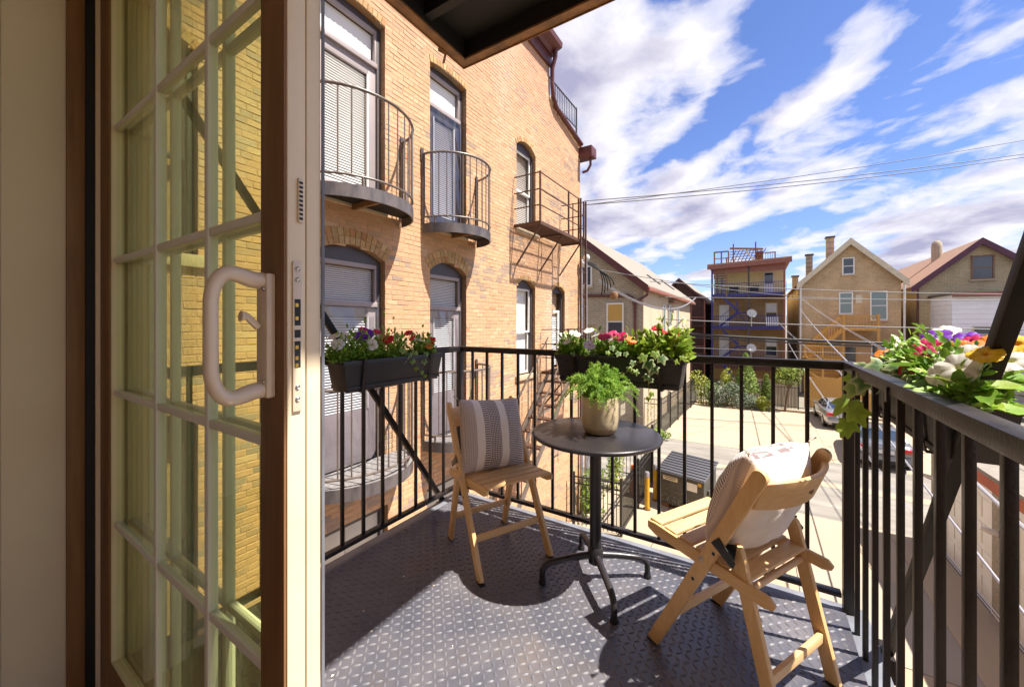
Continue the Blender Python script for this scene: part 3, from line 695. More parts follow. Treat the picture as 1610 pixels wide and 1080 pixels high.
# fire escape: two platforms, rails, ladder
def platform(z, ya, yb, dep, label, rails=True):
    t = thing('fire_escape', (NX, (ya+yb)/2, z), label, 'fire escape')
    def bp(n, p, q, w=.035, h=.035): return MB().bar(p, q, w, h).build(n, M['fescape'], t)
    x0, x1 = NX+.02, NX+dep
    bp('frame', (x0, ya, z), (x1, ya, z), .03, .07); bp('frame', (x0, yb, z), (x1, yb, z), .03, .07); bp('frame', (x1, ya-.015, z), (x1, yb+.015, z), .03, .07); bp('frame', (x0, (ya+yb)/2, z-.01), (x1, (ya+yb)/2, z-.01), .03, .05)
    n = int((yb-ya)/.055)
    for k in range(n): pbox('grate_bar', t, x0+.01, x1-.02, ya+.03+k*.055, ya+.046+k*.055, z+.008, z+.034, M['fescape'])
    for y in (ya+.1, (ya+yb)/2, yb-.1): bp('brace', (x1-.05, y, z-.03), (NX+.02, y, z-.85), .03, .03)
    if rails:
        for h in (.38, .72, 1.08):
            bp('rail', (x0, ya, z+h), (x1, ya, z+h), .022, .022); bp('rail', (x1, ya, z+h), (x1, yb-.35, z+h), .022, .022)
            bp('rail', (x0, yb, z+h), (x1, yb, z+h), .022, .022)
        for y in (ya, (ya+yb)/2+.25, yb-.35): bp('post', (x1, y, z), (x1, y, z+1.1), .035, .035)
        bp('post', (x1, yb, z), (x1, yb, z+1.1), .035, .035); bp('post', (x0+.35, yb, z), (x0+.35, yb, z+1.1), .025, .025)
    return t
fe = platform(3.42, 7.30, 9.75, .68, 'rust-brown fire escape platform with railings under the arched upper window')
for y in (9.40, 9.75): MB().bar((NX+.74, y, 4.5), (NX+.74, y, -1.2), .04, .04).build('ladder_rail', M['fescape'], fe)
for k in range(18): MB().tube([(NX+.74, 9.40, -1.0+k*.3), (NX+.74, 9.75, -1.0+k*.3)], .011, 6).build('rung', M['fescape'], fe)
fe2 = platform(.02, 8.6, 10.1, .75, 'lower fire escape landing below the narrow arched doorway')
# stair flights dropping from the lower landing
for k in range(9): MB().bb(NX+.15, NX+.78, 8.5-k*.28, 8.5-k*.28+.2, -.2-k*.24, -.17-k*.24).build('tread', M['fescape'], fe2)
for x in (NX+.15, NX+.78):
    MB().bar((x, 8.7, -.02), (x, 6.2, -2.3), .03, .12).build('stringer', M['balrail'], fe2)
    MB().bar((x, 8.7, .9), (x, 6.2, -1.4), .025, .025).build('handrail', M['balrail'], fe2)
    for k in range(6): MB().bar((x, 8.6-k*.45, -.12-k*.41), (x, 8.6-k*.45, .82-k*.41), .02, .02).build('baluster', M['balrail'], fe2)
# conduits with weatherheads at the far corner
M['zinc'] = mat('galvanised_conduit', (.42, .41, .43), .4, metal=.6, col2=(.32, .31, .33), ns=6)
for x, y, h, lb in ((NX+.10, 11.02, 3.0, 'shorter galvanised conduit with weatherhead, set against the brick corner'), (NX+.22, 11.08, 3.15, 'taller galvanised conduit with weatherhead, standing off the brick corner')):
    c = thing('conduit', (x, y, G), lb, 'conduit', 'conduits at the far brick corner')
    MB().tube([(x, y, G), (x, y, h)], .045, 10).build('pipe', M['zinc'], c, smooth=True)
    MB().lathe([(.05, 0), (.09, .05), (.10, .12), (.07, .18), (.02, .2)], 12, (x+.02, y, h)).build('weatherhead', M['whited'], c, smooth=True)
cb = thing('service_cable', (NX+.4, 11.2, 2.6), 'tangle of dark service cables drooping from the weatherheads', 'cable')
for k in range(5):
    MB().tube(bez([(NX+.2, 11.1, 3.1), (NX+.5+.04*k, 11.3, 3.2-.1*k), (NX+.75+.05*k, 11.4, 2.7), (NX+.55+.1*k, 11.5, 2.1+.08*k)], 10), .018, 6).build('strand', M['gasket'], cb, smooth=True)
MB().lathe([(.02, -.12), (.10, -.1), (.13, 0), (.10, .1), (.02, .12)], 10, (NX+.95, 11.5, 2.1)).build('splice', M['rustedge'], cb, smooth=True)
# ================================================================ furniture on the balcony
def woodmat(name, c1, c2, st):
    m, t, b = newmat(name); tcn = nd(t, 'ShaderNodeTexCoord')
    oi = nd(t, 'ShaderNodeObjectInfo')
    v = nd(t, 'ShaderNodeVectorMath', operation='ADD', i={0: tcn.outputs['Object'], 1: oi.outputs['Random']})
    mp = nd(t, 'ShaderNodeMapping', i={0: v.outputs[0], 3: st})
    n = nd(t, 'ShaderNodeTexNoise', i={'Vector': mp.outputs[0], 'Scale': 9.0, 'Detail': 6.0, 'Roughness': .6, 'Distortion': .6})
    n2 = nd(t, 'ShaderNodeTexNoise', i={'Vector': mp.outputs[0], 'Scale': 40.0, 'Detail': 3.0})
    f = mth(t, 'ADD', mth(t, 'MULTIPLY', n.outputs[0], .75), mth(t, 'MULTIPLY', n2.outputs[0], .25))
    t.links.new(mixc(t, ramp(t, f, [(.36, 0.0), (.64, 1.0)]), c1, c2), b.inputs['Base Color'])
    b.inputs['Roughness'].default_value = .45
    bn = nd(t, 'ShaderNodeBump', i={'Strength': .12, 'Distance': .004, 'Height': n2.outputs[0]}); t.links.new(bn.outputs[0], b.inputs['Normal'])
    return m
M['woodx'] = woodmat('acacia_slat_wood', (.76, .50, .245), (.66, .40, .175), (1, 9, 9))
M['woodz'] = woodmat('acacia_leg_wood', (.74, .475, .22), (.64, .385, .16), (9, 4, 1.2))
M['bracket'] = mat('black_steel_bracket', (.012, .011, .011), .4)
def make_chair(loc, rz, label):
    t = thing('folding_chair', loc, label, 'chair', 'wooden folding chairs', rz); local(t)
    RX, FY, TY, TZ = .205, .20, -.205, .79
    ry = lambda z: FY+(TY-FY)*z/TZ
    def flat(p, q, w, h, m, name, par, bev=.004): return MB().bar(p, q, w, h, up=(1, 0, 0)).build(name, m, par, bevel=bev)
    def post_bar(p, q, w, th, name):      # flat bar in the y-z plane with a rounded upper end
        p, q = Vector(p), Vector(q); d = (q-p); l = d.length; d.normalize(); nrm = Vector((0, d.z, -d.y)); h = w/2
        poly = [(0, -h), (l-h, -h)]+[(l-h+h*.95*sin(a), -h*cos(a)) for a in [pi*k/8 for k in range(1, 8)]]+[(l-h, h), (0, h)]
        return MB().prism(poly, lambda u, v, e: p+d*u+nrm*v+Vector((e, 0, 0)), -th/2, th/2).build(name, M['woodz'], t, bevel=.004, fixn=True)
    for s in (-1, 1):
        # long rail: foot to top of the backrest, rounded top
        r = post_bar((s*RX, ry(0), .004), (s*RX, ry(TZ), TZ), .046, .021, 'back_rail')
        MB().tube([(s*RX-s*.0, ry(.47)-.012, .47), (s*(RX+.012), ry(.47)-.012, .47)], .006, 8).build('bolt', M['bracket'], r)
        MB().tube([(s*(RX-.01), ry(.345), .345), (s*(RX+.0118), ry(.345), .345)], .006, 8).build('bolt', M['bracket'], r)
        l = post_bar((s*.178, -.235, .004), (s*.178, -.105, .52), .042, .021, 'leg')
        MB().bb(s*.178-.0112, s*.178+.0112, -.188, -.182, .14, .30).build('groove', M['bracket'], l) if False else None
        MB().prism([(-.055, .50), (-.118, .525), (-.105, .455)], lambda u, v, w: (w, u, v), s*(RX-.0112)-s*.004, s*(RX-.0112)).build('bracket', M['bracket'], t, bevel=.001, fixn=True)
        MB().prism([(-.045, .505), (-.072, .535), (-.128, .478), (-.118, .455)], lambda u, v, w: (w, u, v), s*(RX+.0106), s*(RX+.0136)).build('bracket', M['bracket'], t, bevel=.001, fixn=True)
        MB().prism([(.235, .452), (.235, .425), (.20, .410), (-.20, .375), (-.225, .382), (-.232, .398), (-.215, .415), (.20, .454)], lambda u, v, w: (w, u, v), s*.188-.0095 if s > 0 else -.188-.0095, s*.188+.0055 if s > 0 else -.188+.0055).build('seat_board', M['woodx2'], t, bevel=.004, fixn=True)
        MB().box((s*.178, -.236, .004), (.024, .042, .007)).build('foot_pad', M['bracket'], l); MB().box((s*RX, ry(0), .004), (.024, .046, .007)).build('foot_pad', M['bracket'], r)
    for k in range(6):
        y = .205-.066*k; z = .4455+.0965*(y-.2)*.9+.008
        MB().box((0, y, z), (.372, .052, .013), Matrix.Rotation(rad(5), 3, 'X')).build('slat', M['woodx'], t, bevel=.0035)
    flat((-.194, ry(.165)-.004, .165), (.194, ry(.165)-.004, .165), .016, .032, M['woodx'], 'stretcher', t)
    flat((-.167, -.201, .145), (.167, -.201, .145), .016, .032, M['woodx'], 'stretcher', t)
    MB().tube([(-.178, -.140, .385), (.178, -.140, .385)], .011, 12).build('rod', M['woodx'], t, smooth=True)
    # curved top rest with finger hole
    P = []; N = 20
    outer = []
    for i in range(N+1):
        s = -1+2*i/N; x = s*.196; bow = -.052*(1-s*s)
        zc = .705; hh = .046+.004*(1-abs(s)**4)
        y0 = ry(zc)+bow
        outer.append([(x, y0+.009-(hh)*.5*.0+(-.0), zc-hh), (x, y0+.009-.04, zc+hh), (x, y0-.009-.04, zc+hh), (x, y0-.009, zc-hh)])
    m = MB(); n = len(outer)
    m.add([p for r_ in outer for p in r_], [(4*i+k, 4*(i+1)+k, 4*(i+1)+(k+1) % 4, 4*i+(k+1) % 4) for i in range(n-1) for k in range(4)]+[(3, 2, 1, 0), tuple(4*(n-1)+k for k in range(4))])
    br = m.build('backrest', M['woodx'], t, bevel=.003, fixn=True)
    MB().tube([(0, ry(.705)-.052-.019-.0105, .706), (0, ry(.705)-.052-.019+.0105, .706)], .013, 16).build('finger_hole_shade', M['holewood'], br)  # solid dark plug, the hole's shade put into its colour
    return t
M['woodx2'] = woodmat('acacia_side_wood', (.74, .475, .22), (.65, .39, .165), (9, 1.2, 9))
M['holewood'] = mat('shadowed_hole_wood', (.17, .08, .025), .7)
chA = make_chair((-1.195, 1.737, 0), atan2(-.444, .896)-pi/2, 'wooden folding chair whose slatted seat faces the room, by the corner post')
chB = make_chair((-.068, 1.652, 0), atan2(.466, -.885)-pi/2, 'wooden folding chair seen from behind, its back to the right railing')
# cushions
def cushmat():
    m, t, b = newmat('striped_woven_cotton'); tcn = nd(t, 'ShaderNodeTexCoord'); s = nd(t, 'ShaderNodeSeparateXYZ', i={0: tcn.outputs['Object']})
    x, y, z = s.outputs[0], s.outputs[1], s.outputs[2]
    u = mth(t, 'ADD', mth(t, 'MULTIPLY', x, 1/.42), .5)
    band = nd(t, 'ShaderNodeValToRGB'); t.links.new(u, band.inputs[0]); e = band.color_ramp; e.interpolation = 'CONSTANT'
    stops = [(0, .30), (.09, .62), (.16, 1), (.36, 0), (.47, 1), (.63, .62), (.70, .0), (.80, .30)]
    while len(e.elements) < len(stops): e.elements.new(.5)
    for q, (p, c) in zip(e.elements, stops): q.position = p; q.color = (c, c, c, 1)
    wv = mth(t, 'MULTIPLY', mth(t, 'SINE', mth(t, 'MULTIPLY', mth(t, 'ADD', x, z), 330.0)), mth(t, 'SINE', mth(t, 'MULTIPLY', mth(t, 'SUBTRACT', x, z), 330.0)))
    wv = ramp(t, wv, [(.12, 0.0), (.4, 1.0)])
    rib = ramp(t, mth(t, 'SINE', mth(t, 'MULTIPLY', z, 520.0)), [(.2, .0), (.7, 1.0)])
    bandv = band.outputs[0]
    isw = mth(t, 'GREATER_THAN', bandv, .8); ism = mth(t, 'MULTIPLY', mth(t, 'GREATER_THAN', bandv, .5), mth(t, 'SUBTRACT', 1.0, isw))
    isl = mth(t, 'MULTIPLY', mth(t, 'GREATER_THAN', bandv, .2), mth(t, 'LESS_THAN', bandv, .5))
    cream, dark, mid = (.86, .77, .70), (.20, .145, .15), (.60, .49, .45)
    c = cream
    c = mixc(t, mth(t, 'MULTIPLY', isw, mth(t, 'SUBTRACT', 1.0, wv)), c, dark)
    c = mixc(t, mth(t, 'MULTIPLY', ism, mth(t, 'SUBTRACT', 1.0, rib)), c, dark)
    c = mixc(t, mth(t, 'MULTIPLY', isl, .9), c, mid)
    c = mixc(t, mth(t, 'MULTIPLY', isl, mth(t, 'MULTIPLY', wv, .5)), c, dark)
    front = mth(t, 'GREATER_THAN', y, -.012)
    c = mixc(t, front, (.80, .73, .66), c)
    t.links.new(c, b.inputs['Base Color']); b.inputs['Roughness'].default_value = .95; b.inputs['Sheen Weight'].default_value = .3
    fine = nd(t, 'ShaderNodeTexNoise', i={'Vector': tcn.outputs['Object'], 'Scale': 320.0, 'Detail': 2.0})
    h = mth(t, 'ADD', mth(t, 'MULTIPLY', mth(t, 'MULTIPLY', front, wv), isw), mth(t, 'MULTIPLY', fine.outputs[0], .5))
    bn = nd(t, 'ShaderNodeBump', i={'Strength': .45, 'Distance': .004, 'Height': h}); t.links.new(bn.outputs[0], b.inputs['Normal'])
    return m
M['cushion'] = cushmat()
def make_cushion(loc, rot, label, seed, T=.092):
    t = thing('cushion', loc, label, 'cushion', 'striped cushions'); local(t); t.rotation_euler = rot
    rs = random.Random(seed); N = 34; A = .203; top = []; bot = []
    for i in range(N+1):
        ra, rb = [], []
        for j in range(N+1):
            u, v = -1+2*i/N, -1+2*j/N
            e = ((1-abs(u)**2.3)*(1-abs(v)**2.3)); h = T*max(0, e)**.55
            rc = 1-.055*(abs(u)*abs(v))**4; pin = (1-.085*(1-v*v)*abs(u)**3)*rc; pin2 = (1-.085*(1-u*u)*abs(v)**3)*rc
            w1 = .010*mnoise.noise((u*2.2+seed, v*2.2, 3))+.004*mnoise.noise((u*7+seed, v*7, 9))
            wr = .006*sin(atan2(v, u)*9+seed)*(max(abs(u), abs(v))**4)*e**.2
            x, z = A*u*pin, A*v*pin2
            ra.append((x, h+w1*e**.4+wr, z)); rb.append((x, -h*.92+w1*e**.4-wr, z))
        top.append(ra); bot.append(rb)
    m = MB(); m.grid([list(reversed(r)) for r in top]); m.grid(bot)
    bm = bmesh.new(); me = m.mesh('cover', None); bm.from_mesh(me); bmesh.ops.remove_doubles(bm, verts=bm.verts, dist=.0008); bmesh.ops.recalc_face_normals(bm, faces=bm.faces); bm.to_mesh(me); bm.free()
    me.materials.append(M['cushion']); me.polygons.foreach_set('use_smooth', [True]*len(me.polygons)); me.update()
    o = bpy.data.objects.new('cover', me); COL.objects.link(o); o.parent = t
    for sx, sz in ((-1, 1), (1, 1), (-1, -1), (1, -1)):
        b = MB()
        for k in range(9):
            a = rs.uniform(-.6, .6); p = Vector((sx*A*.985, 0, sz*A*.985)); d = Vector((sx*cos(a*.7), rs.uniform(-.5, .5), sz*cos(a*.7)+a*.4)).normalized()
            b.tube([p-d*.006, p+d*.012, p+d*.026+Vector((0, 0, -.004))], .0022, 5)
        b.build('tassel', M['tassel'], t, smooth=True)
    return t
M['tassel'] = mat('cream_tassel_cotton', (.64, .56, .48), .95)
fA = Vector((.896, -.444, 0)); fB = Vector((-.885, .466, 0)); wA = Vector((.444, .896, 0))
pA = Vector((-1.195, 1.737, 0))-fA*.070+Vector((0, 0, .618))
make_cushion(pA, Euler((rad(17), rad(-4), atan2(-.444, .896)-pi/2), 'XYZ'), 'striped woven cushion propped facing the room on the slatted chair', 1)
pB = Vector((-.068, 1.652, 0))-fB*.085+Vector((0, 0, .628))
make_cushion(pB, Euler((rad(20), rad(2), atan2(.466, -.885)-pi/2), 'XYZ'), 'cushion showing its plain cream back through the open chair back', 5, .108)
# bistro table
M['tabtop'] = mat('dark_powder_coated_tabletop', (.017, .015, .018), .34, col2=(.027, .023, .024), ns=5, rvar=.14, bump=.05, bs=200)
tb = thing('bistro_table', (-.655, 1.78, 0), 'round black bistro table on a four-armed pedestal base', 'table'); local(tb)
MB().lathe([(.02, .690), (.280, .690), (.296, .694), (.303, .702), (.303, .708), (.298, .7135), (.288, .7155), (.0, .7155)], 72, capt=False).build('tabletop', M['tabtop'], tb, smooth=True, ang=50)
MB().lathe([(.0275, .09), (.0275, .69)], 24).build('column', M['tabtop'], tb, smooth=True)
MB().lathe([(.022, .085), (.034, .09), (.036, .15), (.029, .165)], 24).build('hub', M['tabtop'], tb, smooth=True)
MB().bb(-.09, .09, -.09, .09, .680, .6895).build('mounting_plate', M['tabtop'], tb)
for k in range(4):
    a = atan2(1.955-1.78, -.424+.655)+k*pi/2; ca, sa = cos(a), sin(a)
    lg = MB().tube([(r*ca, r*sa, z) for r, z in ((.02, .125), (.10, .118), (.18, .106), (.222, .098), (.245, .086), (.256, .066), (.258, .04), (.258, .014))], [.017, .016, .015, .015, .0145, .014, .0135, .013], 12).build('leg', M['tabtop'], tb, smooth=True)
    MB().lathe([(.017, .0), (.018, .006), (.016, .018)], 14, (.258*ca, .258*sa, 0)).build('foot', M['gasket'], lg, smooth=True)
# pot and fern
def potmat():
    m, t, b = newmat('glazed_stoneware'); tcn = nd(t, 'ShaderNodeTexCoord'); s = nd(t, 'ShaderNodeSeparateXYZ', i={0: tcn.outputs['Object']})
    mp = nd(t, 'ShaderNodeMapping', i={0: tcn.outputs['Object'], 3: (10, 10, 1.5)}); n = nd(t, 'ShaderNodeTexNoise', i={'Vector': mp.outputs[0], 'Scale': 2.0, 'Detail': 5.0})
    g = mixc(t, ramp(t, n.outputs[0], [(.35, 0.0), (.7, 1.0)]), (.62, .52, .345), (.50, .40, .25))
    f = mth(t, 'GREATER_THAN', mth(t, 'ADD', s.outputs[2], mth(t, 'MULTIPLY', n.outputs[0], .004)), .034)
    t.links.new(mixc(t, f, (.46, .33, .18), g), b.inputs['Base Color']); t.links.new(mth(t, 'SUBTRACT', .7, mth(t, 'MULTIPLY', f, .42)), b.inputs['Roughness']); return m
M['pot'] = potmat(); M['soil'] = mat('potting_soil', (.03, .02, .013), .95, col2=(.06, .04, .025), ns=60, bump=.8, bs=150)
pt = thing('plant_pot', (-.632, 1.775, .7157), 'beige glazed stoneware pot standing on the bistro table', 'pot'); local(pt)
MB().lathe([(.060, 0), (.070, .006), (.081, .030), (.086, .060), (.088, .12), (.088, .172), (.086, .176), (.083, .172), (.083, .15)], 40, capt=False).build('body', M['pot'], pt, smooth=True, ang=60)
MB().lathe([(.0, .15), (.083, .15)], 32, capb=False, capt=False).build('soil', M['soil'], pt)
M['fern'] = attrmat('fern_green', .55, 0, 60, trans=.35)
fn = thing('asparagus_fern', (-.632, 1.775, .866), 'feathery lime-green asparagus fern growing in the stoneware pot', 'plant'); local(fn)
fr_ = random.Random(11); m = MB(); m.c = []; st = MB()
for k in range(150):
    az = fr_.uniform(0, 2*pi); out = fr_.uniform(.02, .165)*(1.08 if fr_.random() < .3 else 1); hgt = fr_.uniform(.055, .165)*(1.25-out*2.6); drop = fr_.uniform(0, .09)*(out/.16)
    if fr_.random() < .12: out *= 1.12; drop += .06
    p0 = Vector((fr_.uniform(-.04, .04), fr_.uniform(-.04, .04), 0)); d = Vector((cos(az), sin(az), 0))
    pts = bez([p0, p0+d*out*.35+Vector((0, 0, hgt)), p0+d*out*.8+Vector((0, 0, hgt*1.05)), p0+d*out+Vector((0, 0, hgt*.8-drop))], 15)
    st.tube(pts, [.0012*(1-.6*i/15) for i in range(16)], 4, caps=False)
    g = Vector((.22, .42, .055)).lerp(Vector((.34, .52, .07)), fr_.random())*fr_.uniform(.75, 1.1)
    for i in range(4, 16):
        sc = .017*(1-.55*(i-4)/12)+.004
        for q in range(13):
            dd = Vector((fr_.gauss(0, 1), fr_.gauss(0, 1), fr_.gauss(0, .75))).normalized()*sc*fr_.uniform(.6, 1.2); c = pts[i]+(pts[i-1]-pts[i])*fr_.random()
            w = dd.cross(Vector((fr_.gauss(0, 1), fr_.gauss(0, 1), fr_.gauss(0, 1)))).normalized()*.0013
            m.add([c, c+dd*.55+w, c+dd, c+dd*.55-w], [(0, 1, 2, 3)]); m.c += [g*fr_.uniform(.85, 1.15)]*4
tag(m.build('foliage', M['fern'], fn), kind='stuff')
M['stemg'] = mat('green_stem', (.16, .27, .05), .6); st.build('stems', M['stemg'], fn)
# ================================================================ planter boxes and flowers
M['planter'] = mat('matt_black_planter_plastic', (.016, .015, .018), .42, col2=(.026, .024, .028), ns=6, bump=.06, bs=120)
M['petal'] = attrmat('petunia_petal', .55, .15, 40, trans=.30)
M['leaf'] = attrmat('plant_leaf', .42, .25, 50, trans=.30)
M['vine'] = mat('brown_vine', (.24, .15, .06), .7)
def planter(loc, rz, label):      # local x along the box, local y away from the rail, origin under the rim
    t = thing('planter_box', loc, label, 'planter', 'black railing planters', rz); local(t)
    Lh, Wt, Wb, H = .345, .078, .058, .155
    def ring(l, w, z): return [(-l, -w, z), (l, -w, z), (l, w, z), (-l, w, z)]
    R = [ring(Lh-.03, Wb, -H), ring(Lh-.008, Wt-.006, -.022), ring(Lh-.008, Wt-.006, -.021)]
    m = MB(); m.add(R[0]+R[1], [(3, 2, 1, 0)]+[(k, (k+1) % 4, 4+(k+1) % 4, 4+k) for k in range(4)]); m.build('body', M['planter'], t, bevel=.006)
    m = MB(); o1, o2, i1, i2 = ring(Lh, Wt, -.026), ring(Lh, Wt, 0), ring(Lh-.016, Wt-.016, 0), ring(Lh-.016, Wt-.016, -.026)
    m.add(o1+o2+i1+i2, [(4*a+k, 4*a+(k+1) % 4, 4*((a+1) % 4)+(k+1) % 4, 4*((a+1) % 4)+k) for a in range(4) for k in range(4)]); m.build('rim', M['planter'], t, bevel=.003, fixn=True)
    MB().add(ring(Lh-.012, Wt-.01, -.02), [(0, 1, 2, 3)]).build('soil', M['soil'], t)
    m = MB(); m.bb(-Lh+.026, Lh-.026, Wb+.001, Wb+.008, -H+.012, -H+.026); m.bb(-Lh+.026, Lh-.026, -Wb-.008, -Wb-.001, -H+.012, -H+.026); m.build('foot_ridge', M['planter'], t, bevel=.002)
    for x in (-.23, .23):      # strap bracket: over the rail, down the far side and under the box
        pr = [(-.096, .022), (-.096, -.04), (-.0965, .022)]
        m = MB(); pts = [(x, -.14, -.035), (x, -.14, .006), (x, -.085, .006), (x, -.083, -.03), (x, -.062, -H-.006), (x, .066, -H-.006), (x, .088, -.03), (x, .090, .004)]
        for p, q in zip(pts, pts[1:]): m.bar(p, q, .022, .004, up=(0, 1, 0) if abs(p[1]-q[1]) < abs(p[2]-q[2]) else (0, 0, 1))
        m.build('strap', M['steel'], t)
    return t
PL = planter((-1.732, 1.46, 1.052), -pi/2, 'black planter hung inside the railing that faces the brick building')
PM = planter((-.635, 2.072, 1.060), pi, 'black planter hung inside the front railing behind the fern')
PR = planter((.449, 1.72, 1.046), -pi/2, 'black planter hooked over the right-hand railing, hanging on its outer side')
def flower_mesh(name, col, throat, R=1.0, seed=0, vein=None, ruff=1.0):
    N = 50; rings = [.03, .06, .10, .16, .32, .52, .72, .88, 1.0]; m = MB(); m.c = []
    for k, q in enumerate(rings):
        for i in range(N):
            a = 2*pi*i/N; s5 = abs(cos(2.5*a)); lob = 1-.11*(s5**10)*q*q-.03*(1+sin(3*a+seed))*q
            if q < .16: z = -.45*((.16-q)/.13)**1.3
            else: e = (q-.16)/.84; z = .26*e-.26*e*e*(1+.45*sin(a+seed*1.7))
            z += -.10*(s5**4)*max(0, q-.2)+ruff*.035*sin(17*a+seed*3)*q**3+.045*sin(7*a+seed)*q**3
            m.v.append(Vector((q*lob*cos(a), q*lob*sin(a), z))*R)
            f = min(1, max(0, (q-.07)/.2)); c = Vector(throat).lerp(Vector(col), f)
            c = c*(1-.22*(s5**6)*min(1, q*1.4))*(1+.06*sin(25*a)*q); m.c.append(c)
    nr_ = len(rings)
    for k in range(nr_-1): m.f += [(k*N+i, k*N+(i+1) % N, (k+1)*N+(i+1) % N, (k+1)*N+i) for i in range(N)]
    n0 = len(m.v)
    for j, (q, z) in enumerate(((.09, -.42), (.07, -.85), (.035, -1.25))):
        m.v += [Vector((q*cos(2*pi*i/8), q*sin(2*pi*i/8), z))*R for i in range(8)]; m.c += [Vector(throat).lerp(Vector((.25, .35, .12)), j/2)]*8
    for j in range(2): m.f += [(n0+j*8+i, n0+j*8+(i+1) % 8, n0+(j+1)*8+(i+1) % 8, n0+(j+1)*8+i) for i in range(8)]
    return m.mesh(name, M['petal'], smooth=True, ang=180)
PC = dict(white=((.80, .77, .72), (.62, .62, .15)), lav=((.70, .60, .74), (.5, .4, .2)), mag=((.62, .012, .13), (.30, .0, .10)), red=((.66, .012, .02), (.3, .0, .01)), purple=((.16, .012, .42), (.05, .0, .15)),
          orange=((.80, .22, .012), (.55, .04, .01)), yellow=((.82, .50, .02), (.6, .2, .01)), dark=((.035, .008, .02), (.02, .0, .01)), pinkw=((.78, .62, .62), (.6, .03, .12)))
FM = {k: [flower_mesh('petunia_'+k, c, t_, seed=s, ruff=1+.25*s) for s in range(3)] for k, (c, t_) in PC.items()}
def leafmesh(name, shape, cen, edge, curl=.25, sc=1.0, fold=.25):
    m = MB(); m.c = []; n = len(shape)     # shape: half outline (u along 0..1, w half width)
    L_, C_, R_ = [], [], []
    for u, w in shape:
        z = -curl*u*u+.05*sin(u*9)
        C_.append((u, 0, z)); L_.append((u, w, z+fold*w+.06*sin(u*13))); R_.append((u, -w, z+fold*w-.05*sin(u*11)))
    m.grid([L_, C_, R_]); m.v = [v*sc for v in m.v]
    m.c = [Vector(edge)]*n+[Vector(cen)]*n+[Vector(edge)]*n
    return m.mesh(name, M['leaf'], smooth=True, ang=180)
ov = [(0, 0.005), (.12, .12), (.3, .2), (.5, .215), (.72, .15), (.88, .07), (1, .0)]
nr = [(0, 0.005), (.12, .05), (.3, .085), (.5, .09), (.72, .065), (.88, .03), (1, .0)]
LM = [leafmesh('leaf', ov, (.20, .36, .04), (.28, .45, .05)), leafmesh('leaf', ov, (.14, .28, .03), (.19, .34, .04), .45), leafmesh('leaf', nr, (.19, .33, .05), (.24, .38, .05), .3), leafmesh('leaf', ov, (.26, .38, .04), (.33, .44, .05), .15)]
def ivymesh(name, cen, edge, s=0):
    tips = [(-10, .30), (35, .44), (62, .72), (90, .40), (118, 1.0)] if False else None
    ang = [(-172, .16), (-150, .46), (-120, .60), (-95, .47), (-75, .60), (-55, .80), (-38, .62), (-22, .66), (-9, .86), (0, 1.0), (9, .86), (22, .66), (38, .62), (55, .80), (75, .60), (95, .47), (120, .60), (150, .46), (172, .16)]
    m = MB(); m.c = [Vector(cen)*.9]; m.v = [Vector((0, 0, .02))]
    for k in (.55, 1.0):
        for a, r in ang:
            r2 = r*(1+.06*sin(a*.1+s)); x, y = r2*k*cos(rad(a)), r2*k*sin(rad(a))
            m.v.append(Vector((x, y, .03*sin(a*.11+s*2)*k-.22*k*k*r2*r2+.02*cos(3*rad(a))))); m.c.append(Vector(cen) if k < 1 else Vector(edge))
    n = len(ang)
    m.f = [(0, 1+i, 2+i) for i in range(n-1)]+[(1+i, 1+n+i, 2+n+i, 2+i) for i in range(n-1)]+[(0, n, 1)]
    return m.mesh(name, M['leaf'], smooth=True, ang=180)
IV = [ivymesh('ivy_leaf', (.20, .34, .05), (.42, .52, .16), 0), ivymesh('ivy_leaf', (.10, .22, .06), (.55, .60, .32), 1), ivymesh('ivy_leaf', (.24, .36, .035), (.33, .44, .05), 2)]
def aim(d, roll=0):
    return (Vector((0, 0, 1)).rotation_difference(Vector(d)).to_matrix() @ Matrix.Rotation(roll, 3, 'Z')).to_euler()
def fol(rs, c, spread, n, size, cols, narrow=.5, up=.7):
    m = MB(); m.c = []
    for k in range(n):
        p = Vector(c)+Vector((rs.uniform(-1, 1)*spread[0], rs.uniform(-1, 1)*spread[1], abs(rs.gauss(0, .55))*spread[2]))
        d = (p-Vector(c)+Vector((0, 0, .02))).normalized()*.9+Vector((rs.gauss(0, .6), rs.gauss(0, .6), rs.gauss(0, .4)+up*.5)); d.normalize()
        s = size*rs.uniform(.6, 1.25); w = d.cross(Vector((rs.gauss(0, .4), rs.gauss(0, .4), 1))).normalized(); nn = w.cross(d)
        ww = s*(.17 if rs.random() < narrow else .30); col = Vector(rs.choice(cols))*rs.uniform(.75, 1.2)
        q = [p, p+d*s*.35+w*ww+nn*s*.05, p+d*s*.75+w*ww*.7+nn*s*.02, p+d*s-nn*s*.12, p+d*s*.75-w*ww*.7+nn*s*.02, p+d*s*.35-w*ww+nn*s*.05, p+d*s*.5-nn*s*.05]
        m.add(q, [(0, 1, 6), (1, 2, 6), (2, 3, 6), (3, 4, 6), (4, 5, 6), (5, 0, 6)]); m.c += [col*.9, col, col, col*1.1, col, col, col*.85]
    return m
GR = [(.18, .35, .04), (.25, .43, .05), (.13, .27, .03), (.34, .50, .06)]; GL = [(.30, .42, .05), (.36, .46, .06), (.22, .36, .05)]
CAMP = Vector((0, 0, 1.23)); FS = 1.12
